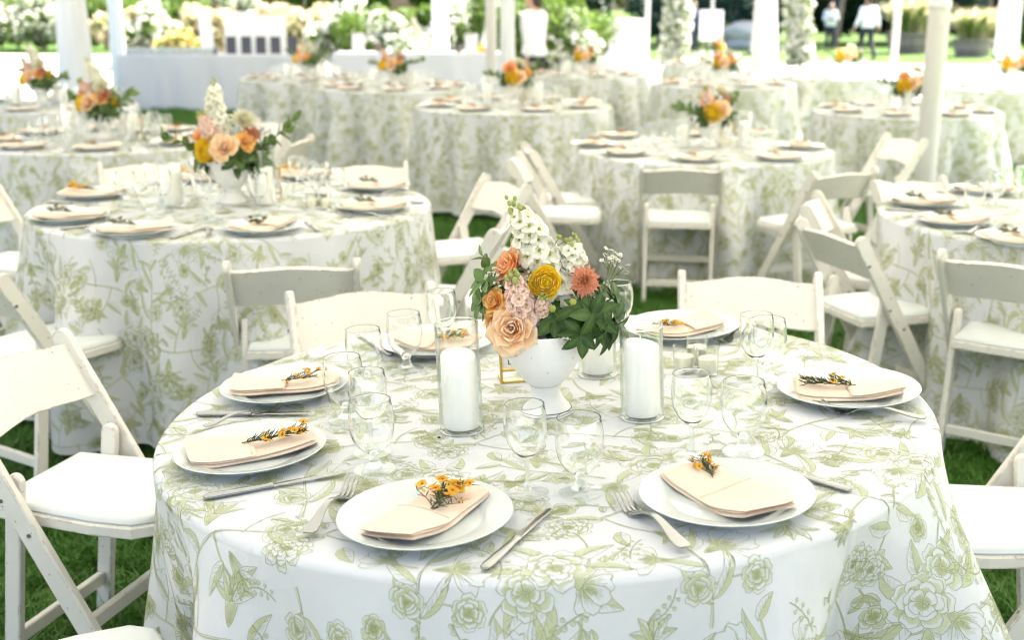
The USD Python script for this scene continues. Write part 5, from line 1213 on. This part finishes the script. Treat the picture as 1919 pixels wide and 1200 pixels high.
for i, (px, k, y, s) in enumerate(((-20, 2, 46, 1.3), (35, 4, 48, 1.35), (85, 2, 45, 1.25), (120, 0, 47, 1.2), (200, 4, 47, 1.4), (245, 0, 33, 1.05), (285, 2, 32, 1.0), (325, 4, 36, 1.2), (350, 1, 31, .8), (385, 0, 33, 1.1), (425, 3, 34, 1.1), (470, 2, 36, 1.2), (515, 0, 33, 1.1), (555, 0, 31, 1.1), (605, 0, 32, 1.1))):
    word = {0: "cream flowering shrub", 1: "yellow flowering shrub", 2: "white flowering shrub", 3: "pink-dotted flowering shrub", 4: "bright green shrub"}[k]
    place = ("cut by the left edge at the top", "right of it by the left edge", "just left of the grey drape", "behind the grey drape", "left above the buffet's left end", "over the left end of the cups", "over the first cups", "over the middle cups", "over the last cups", "behind the narrow leaning panel", "behind the first grey boards", "behind the third grey board", "behind the fourth grey board", "by the thin grey rod", "right of the thin grey rod")[i]
    shrub(kinds[k], px, y, s, f"sunlit {word} {place}")
for i, (px, k, y, s) in enumerate(((650, 2, 28, 1.0), (700, 4, 27, .95), (742, 2, 25.5, .85), (790, 4, 29, 1.0), (850, 2, 27, 1.0), (890, 2, 28, 1.0), (965, 4, 26, 1.15), (1015, 4, 25, 1.1), (1060, 2, 24.5, .9), (1090, 4, 29, .95))):
    word = {2: "white flowering shrub", 4: "bright leafy shrub"}[k]
    place = ("at the right buffet's left end", "behind the olive-brown board", "left of the right buffet's urn", "behind the right buffet's urn", "behind the small dark jar", "beside the slanted prop", "between middle pole and walking man", "right behind the walking man", "right of the walking man, low", "at the edge of the glaring stand")[i]
    shrub(kinds[k], px, y, s, f"{word} {place}")
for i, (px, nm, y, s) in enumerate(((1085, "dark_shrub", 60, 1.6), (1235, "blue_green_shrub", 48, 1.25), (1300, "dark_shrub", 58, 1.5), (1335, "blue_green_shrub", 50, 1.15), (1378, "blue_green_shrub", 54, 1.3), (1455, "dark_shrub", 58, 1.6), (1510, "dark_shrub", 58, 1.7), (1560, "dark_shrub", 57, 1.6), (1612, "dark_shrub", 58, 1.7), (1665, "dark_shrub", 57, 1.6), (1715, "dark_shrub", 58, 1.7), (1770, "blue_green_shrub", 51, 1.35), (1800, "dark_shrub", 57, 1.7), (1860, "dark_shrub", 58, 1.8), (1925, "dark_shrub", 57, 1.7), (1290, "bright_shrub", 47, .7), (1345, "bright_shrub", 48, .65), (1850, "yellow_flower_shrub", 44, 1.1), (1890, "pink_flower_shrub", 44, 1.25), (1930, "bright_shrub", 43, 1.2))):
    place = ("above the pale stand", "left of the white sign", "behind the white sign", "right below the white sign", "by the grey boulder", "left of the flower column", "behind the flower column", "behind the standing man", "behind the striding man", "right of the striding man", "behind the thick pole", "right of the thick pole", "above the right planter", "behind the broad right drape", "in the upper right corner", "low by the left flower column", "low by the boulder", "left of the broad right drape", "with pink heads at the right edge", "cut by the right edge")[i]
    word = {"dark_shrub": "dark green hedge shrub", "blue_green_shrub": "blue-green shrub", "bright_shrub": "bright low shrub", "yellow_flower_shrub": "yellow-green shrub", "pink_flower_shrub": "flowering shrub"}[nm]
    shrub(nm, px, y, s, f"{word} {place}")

def tree(px, y, h, lean, label, seed, r0=.16, crown=(2.6, 2.4, 2.0), leafm="leaf_dark"):
    x = ground_x(px, y); t = thing("garden_tree", label, "tree", trans((x, y, 0)))
    tr = bez([(0, 0, -.1), (lean * .3, 0, h * .35), (lean, 0, h * .75)], 16); part(t, "trunk", tube(tr, np.linspace(r0, r0 * .45, 16), 14), "bark", smooth=True)
    r = random.Random(seed)
    for i in range(6):
        p = tr[9 + i]; a = i * GA; e = p + np.array([math.cos(a) * crown[0] * .6, math.sin(a) * crown[1] * .6, crown[2] * r.uniform(.3, .7)]); part(t, "limb", tube(bez([p, p + (e - p) * .5 + [0, 0, -.1], e], 8), np.linspace(r0 * .35, r0 * .1, 8), 7), "bark", smooth=True)
    part(t, "crown", leaf_cloud(seed, 15000, 1.0, crown, 46, (.13, .07), -5, .45), leafm, M=trans((lean, 0, h * .55)))
tree(1563, 50.5, 7.5, .75, "tree with a leaning brown trunk beside the standing man", 41)
tree(1488, 52.5, 7.0, -.2, "tree whose thin trunk stands behind the flower column", 42, .10, (3.0, 2.6, 2.2))
tree(1700, 55, 8.0, .3, "tree shading the hedge behind the thick right pole", 43, .14, (3.4, 2.8, 2.4))
tree(1850, 55, 8.0, -.3, "tree shading the hedge at the upper right", 44, .14, (3.4, 2.8, 2.4))
tree(1330, 57, 8.0, .2, "tree behind the white sign", 45, .14, (3.4, 2.8, 2.4))
# woods closing the view
r_ = random.Random(19)
pi = UsdGeom.PointInstancer.Define(stage, "/World/far_woodland"); pi.CreatePrototypesRel().SetTargets([Sdf.Path("/World/far_woodland/wood_mass")])
part("/World/far_woodland", "wood_mass", leaf_cloud(90, 9000, 1.0, (5.5, 3.5, 5.0), 40, (.34, .2), -.5, .4), "leaf_bright")
pos = [(-62 + 6.5 * i + r_.uniform(-1.5, 1.5), 82 + r_.uniform(-5, 8), -.3) for i in range(24)]
pi.CreatePositionsAttr([Gf.Vec3f(*p) for p in pos]); pi.CreateProtoIndicesAttr([0] * len(pos)); pi.CreateOrientationsAttr([Gf.Quath(math.cos(a), 0, 0, math.sin(a)) for a in [r_.uniform(0, 3) for _ in pos]]); pi.CreateScalesAttr([Gf.Vec3f(r_.uniform(.8, 1.25)) for _ in pos])
tag(pi.GetPrim(), "far belt of dark trees closing the garden behind everything", "woodland", None, "stuff")

# ------------------------------------------------------------------ garden furniture in the sun
def flower_column(px, y, lean, label, seed):
    t = thing("flower_column", label, "flower column", trans((ground_x(px, y), y, 0)) @ roty(lean)); r = np.random.default_rng(seed)
    part(t, "post", lathe([(0, 0), (.05, 0), (.05, 2.6), (0, 2.61)], 12), "bark", smooth=40)
    def cloud(n, s, rad):
        z = r.uniform(.15, 2.6, n); a = r.uniform(0, 6.28, n); q = rad * (1 + .25 * np.sin(z * 9 + seed) * np.sin(a * 3)) * r.uniform(.4, 1.15, n); p = np.stack([q * np.cos(a), q * np.sin(a), z], 1)
        nn = r.normal(size=(n, 3)); nn /= np.linalg.norm(nn, axis=1, keepdims=True); aa = np.cross(nn, r.normal(size=(n, 3))); aa /= np.linalg.norm(aa, axis=1, keepdims=True); bb = np.cross(nn, aa); L = s * r.uniform(.6, 1.2, (n, 1))
        V = np.stack([p - aa * L, p - bb * L * .7, p + aa * L, p + bb * L * .7], 1).reshape(-1, 3); k = np.arange(n)[:, None] * 4; return trimesh.Trimesh(V, np.concatenate([k + np.array([0, 1, 2]), k + np.array([0, 2, 3])]), process=False)
    part(t, "leaves", cloud(900, .08, .30), "leaf_bright", kind="stuff"); part(t, "blossoms", cloud(2200, .075, .32), "bloom_white", kind="stuff")
flower_column(1500, 31.5, -.10, "column of white flowers and leaves left of the standing man", 3)
flower_column(1262, 31.0, .03, "column of white flowers left of the white sign", 4)
t = thing("white_sign", "blank white board on a pole in the garden", "sign", trans((ground_x(1330, 33), 33, 0))); part(t, "board", cbox(.62, .03, .80, .03, (0, 0, 1.10)), "white_board"); part(t, "post", lathe([(0, 0), (.04, 0), (.04, 2.2), (0, 2.21)], 12), "pole_paint", smooth=40, M=trans((.02, .07, 0))); part(t, "foot", cbox(.3, .3, .03, .005, (.02, .07, .016)), "screw_steel")
t = thing("pale_stand", "pale box-shaped stand glaring in the sun beyond the tables", "stand", trans((ground_x(1160, 29.5), 29.5, 0))); part(t, "box_body", cbox(1.15, .7, 1.24, .02, (0, 0, .622)), "white_board"); part(t, "counter_top", cbox(1.3, .85, .05, .01, (0, 0, 1.27)), "white_board")
rk = trimesh.creation.icosphere(4, 1.0); v = rk.vertices.copy(); v *= (1 + .35 * (meshkit.fbm(v * 1.3 + 5, 4) - .5)[:, None]) * np.array([.95, .6, .45]); rk.vertices = v
t = thing("boulder", "grey boulder on the grass left of the white drape's top", "boulder", trans((ground_x(1398, 47), 47, .62))); part(t, "rock", rk, "stone", smooth=60); part(t, "ledge_rock", moved(rk, trans((.1, .1, -.45)) @ scl((1.25, 1.25, .8))), "stone", smooth=60)
def plume(seed, n=420):
    r = np.random.default_rng(seed); a = r.uniform(0, 6.28, n); rr = r.uniform(0, .4, n); L = r.uniform(.5, 1.0, n); o = r.uniform(.15, .95, n); w = r.uniform(.008, .016, n); V = []
    dx, dy = np.cos(a), np.sin(a)
    for t, wt in ((0, .5), (.4, .8), (.75, 1.6), (1, .1)):
        q = rr + o * L * t * t * .75; z = L * (t - .38 * o * t * t)
        V += [np.stack([q * dx - dy * w * wt, q * dy + dx * w * wt, z], 1), np.stack([q * dx + dy * w * wt, q * dy - dx * w * wt, z + .004], 1)]
    V = np.stack(V, 1).reshape(-1, 3); k = np.arange(n)[:, None] * 8
    return trimesh.Trimesh(V, np.concatenate([k + np.array(q) for q in ((0, 1, 3), (0, 3, 2), (2, 3, 5), (2, 5, 4), (4, 5, 7), (4, 7, 6))]), process=False)
PLUME = proto("planter_plumes"); part(PLUME, "plumes", plume(5), "bloom_pale"); part(PLUME, "blades", plume(6, 300), "leaf_bright"); part(PLUME, "blossoms", leaf_cloud(77, 90, 1.0, (.55, .55, .45), 8, (.05, .045), .35, .8), "bloom_pink")
def planter(px, y, w, label, seed):
    t = thing("barrel_planter", label, "planter", trans((ground_x(px, y), y, 0)))
    n = 22
    for i in range(n):
        a0, a1 = 2 * PI * i / n + .012, 2 * PI * (i + 1) / n - .012; pts = []
        for z, rr in ((0, .40), (.22, .47), (.46, .52)):
            for a in (a0, a1):
                for k in (1, .93): pts.append((w * rr * k * math.cos(a), w * rr * k * math.sin(a), w * z))
        part(t, "stave", hull(pts), "planter_wood")
    for z, rr in ((.10, .432), (.36, .503)): part(t, "hoop", lathe([(w * rr, w * z), (w * (rr + .012), w * (z + .005)), (w * (rr + .018), w * (z + .045)), (w * (rr + .008), w * (z + .05))], 32), "screw_steel", smooth=40)
    part(t, "soil", lathe([(0, w * .42), (w * .47, w * .42)], 24), "bark")
    thing("planter_flowers", label.replace("wooden barrel planter", "pale flowers growing in the barrel"), "plants", trans((ground_x(px, y), y, w * .42)) @ scl(w), None, PLUME)
planter(1702, 43.5, 1.55, "wooden barrel planter hidden partly by the thick right pole", 1)
planter(1820, 40.5, 1.25, "wooden barrel planter right of the thick right pole", 2)

# ------------------------------------------------------------------ people
def capsule_chain(joints, bones, extra=(), fine=.022, smooth=8):
    solids = []
    sph = {k: Manifold.sphere(r, 20).translate(tuple(map(float, p))) for k, (p, r) in joints.items()}
    for b in bones: solids.append(Manifold.batch_hull([sph[i] for i in b]))
    m = Manifold.batch_boolean(solids + list(extra), manifold3d.OpType.Add).refine_to_length(fine)
    mm = m.to_mesh(); t = trimesh.Trimesh(mm.vert_properties[:, :3], mm.tri_verts, process=True)
    trimesh.smoothing.filter_taubin(t, iterations=smooth); return t
def person(label, x, y, yaw, H, pose, shirt, trousers, hair="hair_dark"):
    """H metres tall, facing +x before yaw. pose: joint overrides in units of height."""
    J = dict(pelvis=(0, 0, .53), waist=(0, 0, .61), chest=(.005, 0, .73), neck=(0, 0, .83), head=(.012, 0, .925), crown=(.0, 0, .955),
             shl=(0, .105, .805), shr=(0, -.105, .805), ell=(-.01, .135, .635), elr=(-.01, -.135, .635), wrl=(.04, .140, .50), wrr=(.04, -.140, .50),
             hipl=(0, .05, .52), hipr=(0, -.05, .52), knl=(.01, .055, .285), knr=(.01, -.055, .285), anl=(-.01, .055, .045), anr=(-.01, -.055, .045), tol=(.07, .06, .022), tor=(.07, -.06, .022))
    J.update(pose); j = {k: np.array(v) * H for k, v in J.items()}
    R = dict(pelvis=.068, waist=.064, chest=.072, neck=.031, head=.058, crown=.052, shl=.036, shr=.036, ell=.025, elr=.025, wrl=.017, wrr=.017, hipl=.054, hipr=.054, knl=.034, knr=.034, anl=.023, anr=.023, tol=.017, tor=.017)
    wide = {}
    def jt(names, grow=0.0): return {k: (j[k], R[k] * H + grow) for k in names}
    base = jt(J)
    for k, s in (("pelvis", .045), ("waist", .035), ("chest", .055)):
        for q in (1, -1): base[k + str(q)] = (j[k] + np.array([0, q * s * H, 0]), R[k] * H * .88)
    fy = {}
    hands = []
    for s, nm in ((1, "l"), (-1, "r")):
        w = j["wr" + nm]; d = w - j["el" + nm]; d /= np.linalg.norm(d); side = np.array([0, s, 0]) - d * d[1] * s; side /= np.linalg.norm(side); fwd = np.cross(side, d) * s
        palm = w + d * .040 * H; base["pa" + nm] = (palm, .016 * H); hands.append(("wr" + nm, "pa" + nm))
        for f in range(4):
            b0 = palm + fwd * (.011 * (1.5 - f)) * H + d * .012 * H; b1 = b0 + (d * .9 - side * .3) * (.024, .027, .025, .019)[f] * H; b2 = b1 + (d * .6 - side * .7) * .018 * H
            for q, p in enumerate((b0, b1, b2)): base[f"f{nm}{f}{q}"] = (p, .0050 * H)
            hands += [(f"f{nm}{f}0", f"f{nm}{f}1"), (f"f{nm}{f}1", f"f{nm}{f}2"), ("pa" + nm, f"f{nm}{f}0")]
        t0 = w + d * .018 * H + fwd * .014 * H; t1 = t0 + (fwd * .6 + d) * .022 * H; base[f"t{nm}0"] = (t0, .007 * H); base[f"t{nm}1"] = (t1, .0055 * H); hands += [("wr" + nm, f"t{nm}0"), (f"t{nm}0", f"t{nm}1")]
    hd = j["head"]
    for nm, o, r in (("nose", (.060, 0, -.006), .009), ("chin", (.040, 0, -.050), .020), ("earl", (-.004, .058, -.004), .011), ("earr", (-.004, -.058, -.004), .011), ("brow", (.048, 0, .018), .022)): base[nm] = (hd + np.array(o) * H, r * H)
    bones = [("pelvis1", "pelvis-1", "waist1", "waist-1"), ("waist1", "waist-1", "chest1", "chest-1"), ("chest1", "chest-1", "shl", "shr", "neck"), ("neck", "head"), ("head", "crown", "brow"), ("head", "chin"), ("brow", "nose", "head"), ("head", "earl"), ("head", "earr"),
             ("shl", "ell"), ("ell", "wrl"), ("shr", "elr"), ("elr", "wrr"), ("pelvis1", "pelvis-1", "hipl", "hipr"), ("hipl", "knl"), ("knl", "anl"), ("hipr", "knr"), ("knr", "anr"), ("anl", "tol"), ("anr", "tor")] + hands
    t = thing("person", label, "person", trans((x, y, 0)) @ rotz(yaw))
    part(t, "body", capsule_chain(base, bones), "skin", smooth=True)
    def grown(g): return {k: (p, r + g) for k, (p, r) in base.items()}
    g = grown(.014 * H / 1.75); half = dict(g)
    for s in "lr": half["cuff" + s] = (j["el" + s] * .25 + j["wr" + s] * .75, .030 * H)
    for s in (1, -1): half[f"hem{s}"] = (j["pelvis"] + np.array([0, s * .045 * H, .012 * H]), .070 * H)
    part(t, "shirt", capsule_chain(half, [("hem1", "hem-1", "waist1", "waist-1"), ("waist1", "waist-1", "chest1", "chest-1"), ("chest1", "chest-1", "shl", "shr"), ("shl", "ell"), ("ell", "cuffl"), ("shr", "elr"), ("elr", "cuffr")]), shirt, smooth=True)
    tr = grown(.010)
    for s in "lr": tr["an" + s] = (j["an" + s] + np.array([0, 0, .02 * H]), .036 * H)
    part(t, "trousers", capsule_chain(tr, [("pelvis1", "pelvis-1", "hipl", "hipr"), ("hipl", "knl"), ("knl", "anl"), ("hipr", "knr"), ("knr", "anr")]), trousers, smooth=True)
    for s in "lr": part(t, "shoe", capsule_chain({"a": (j["an" + s] - np.array([.02 * H, 0, .018 * H]), .026 * H), "b": (j["to" + s], .023 * H)}, [("a", "b")], fine=.03, smooth=4), "shoe_black", smooth=True)
    part(t, "hair", capsule_chain({"a": (hd + np.array([-.014, 0, .022]) * H, .060 * H), "b": (j["crown"] + np.array([-.006, 0, .006]) * H, .055 * H), "c": (hd + np.array([-.03, 0, -.02]) * H, .045 * H)}, [("a", "b"), ("a", "c")], fine=.02, smooth=4), hair, smooth=True)
    for s in (1, -1): part(t, "eye", ball(.0075 * H, hd + np.array([.058, s * .022, .006]) * H, 2, (.5, 1.2, .8)), "slate_grey", smooth=True)
    part(t, "mouth", ball(.012 * H, hd + np.array([.052, 0, -.034]) * H, 2, (.3, 1.1, .28)), "terracotta", smooth=True)
WALK = dict(hipl=(.01, .05, .52), knl=(.10, .055, .30), anl=(.08, .055, .055), tol=(.155, .06, .035), knr=(-.02, -.055, .285), anr=(-.17, -.055, .07), tor=(-.11, -.06, .02), ell=(-.08, .13, .645), wrl=(-.05, .14, .505), elr=(.05, -.13, .64), wrr=(.14, -.13, .53))
person("man in a loose white shirt and dark trousers walking behind the tables", ground_x(1000, 16.6), 16.6, 2.55, 1.80, {**WALK, "ell": (-.03, .118, .64), "wrl": (-.01, .12, .50), "elr": (.01, -.118, .64), "wrr": (.05, -.12, .505)}, "shirt_white", "trouser_navy")
person("person in a white shirt striding away beside the thin white pole", ground_x(1622, 37.5), 37.5, 1.75, 1.90, {**WALK, "ell": (-.02, .165, .65), "wrl": (.0, .215, .53), "elr": (.0, -.165, .65), "wrr": (.03, -.20, .52)}, "shirt_white", "trouser_navy")
person("person in a white shirt standing with folded arms by the leaning trunk", ground_x(1553, 46.5), 46.5, -PI / 2 - .1, 1.74, dict(ell=(.03, .145, .66), wrl=(.095, .01, .665), elr=(.03, -.145, .65), wrr=(.10, -.02, .645)), "shirt_white", "trouser_navy")
person("person in dark navy standing behind the white sign", ground_x(1297, 45), 45, -PI / 2 + .5, 1.78, {}, "shirt_navy", "shirt_navy")

# ------------------------------------------------------------------ grass
gp = "/World/grass"
gi = UsdGeom.PointInstancer.Define(stage, gp); names = []
for k in range(3): part(gp, "tuft", tuft(60 + k), "grass_blade"); names.append(Sdf.Path(f"{gp}/tuft" + (f"_{k:03d}" if k else "")))
gi.CreatePrototypesRel().SetTargets(names)
g = np.random.default_rng(8); P, S = [], []
tabs = [(v[0], v[1]) for v in TABLES.values()]
for yy in np.arange(1.2, 9.6, .17):
    hw = (yy + .9) * .46 + .3
    for xx in np.arange(-hw, hw, .17):
        x, y = xx + g.uniform(-.09, .09), yy + g.uniform(-.09, .09)
        if min(math.hypot(x - a, y - b) for a, b in tabs) < .62: continue
        P.append((x, y, -.002)); S.append(g.uniform(.75, 1.25))
for yy in np.arange(9.6, 20.0, .42):
    hw = (yy + .9) * .45
    for xx in np.arange(-hw, hw, .42):
        if min(math.hypot(xx - a, yy - b) for a, b in tabs) < .7: continue
        if path_poly.contains(Point(xx, yy)): continue
        P.append((xx + g.uniform(-.2, .2), yy + g.uniform(-.2, .2), -.002)); S.append(g.uniform(1.3, 1.8))
n = len(P); a = g.uniform(0, PI, n)
gi.CreatePositionsAttr(Vt.Vec3fArray.FromNumpy(np.array(P, np.float32))); gi.CreateProtoIndicesAttr(Vt.IntArray.FromNumpy(g.integers(0, 3, n).astype(np.int32)))
gi.CreateOrientationsAttr([Gf.Quath(math.cos(q), 0, 0, math.sin(q)) for q in a]); gi.CreateScalesAttr([Gf.Vec3f(s, s, s * .95) for s in S])
tag(gi.GetPrim(), "short green lawn grass growing around the chairs and tables", "grass", None, "stuff")
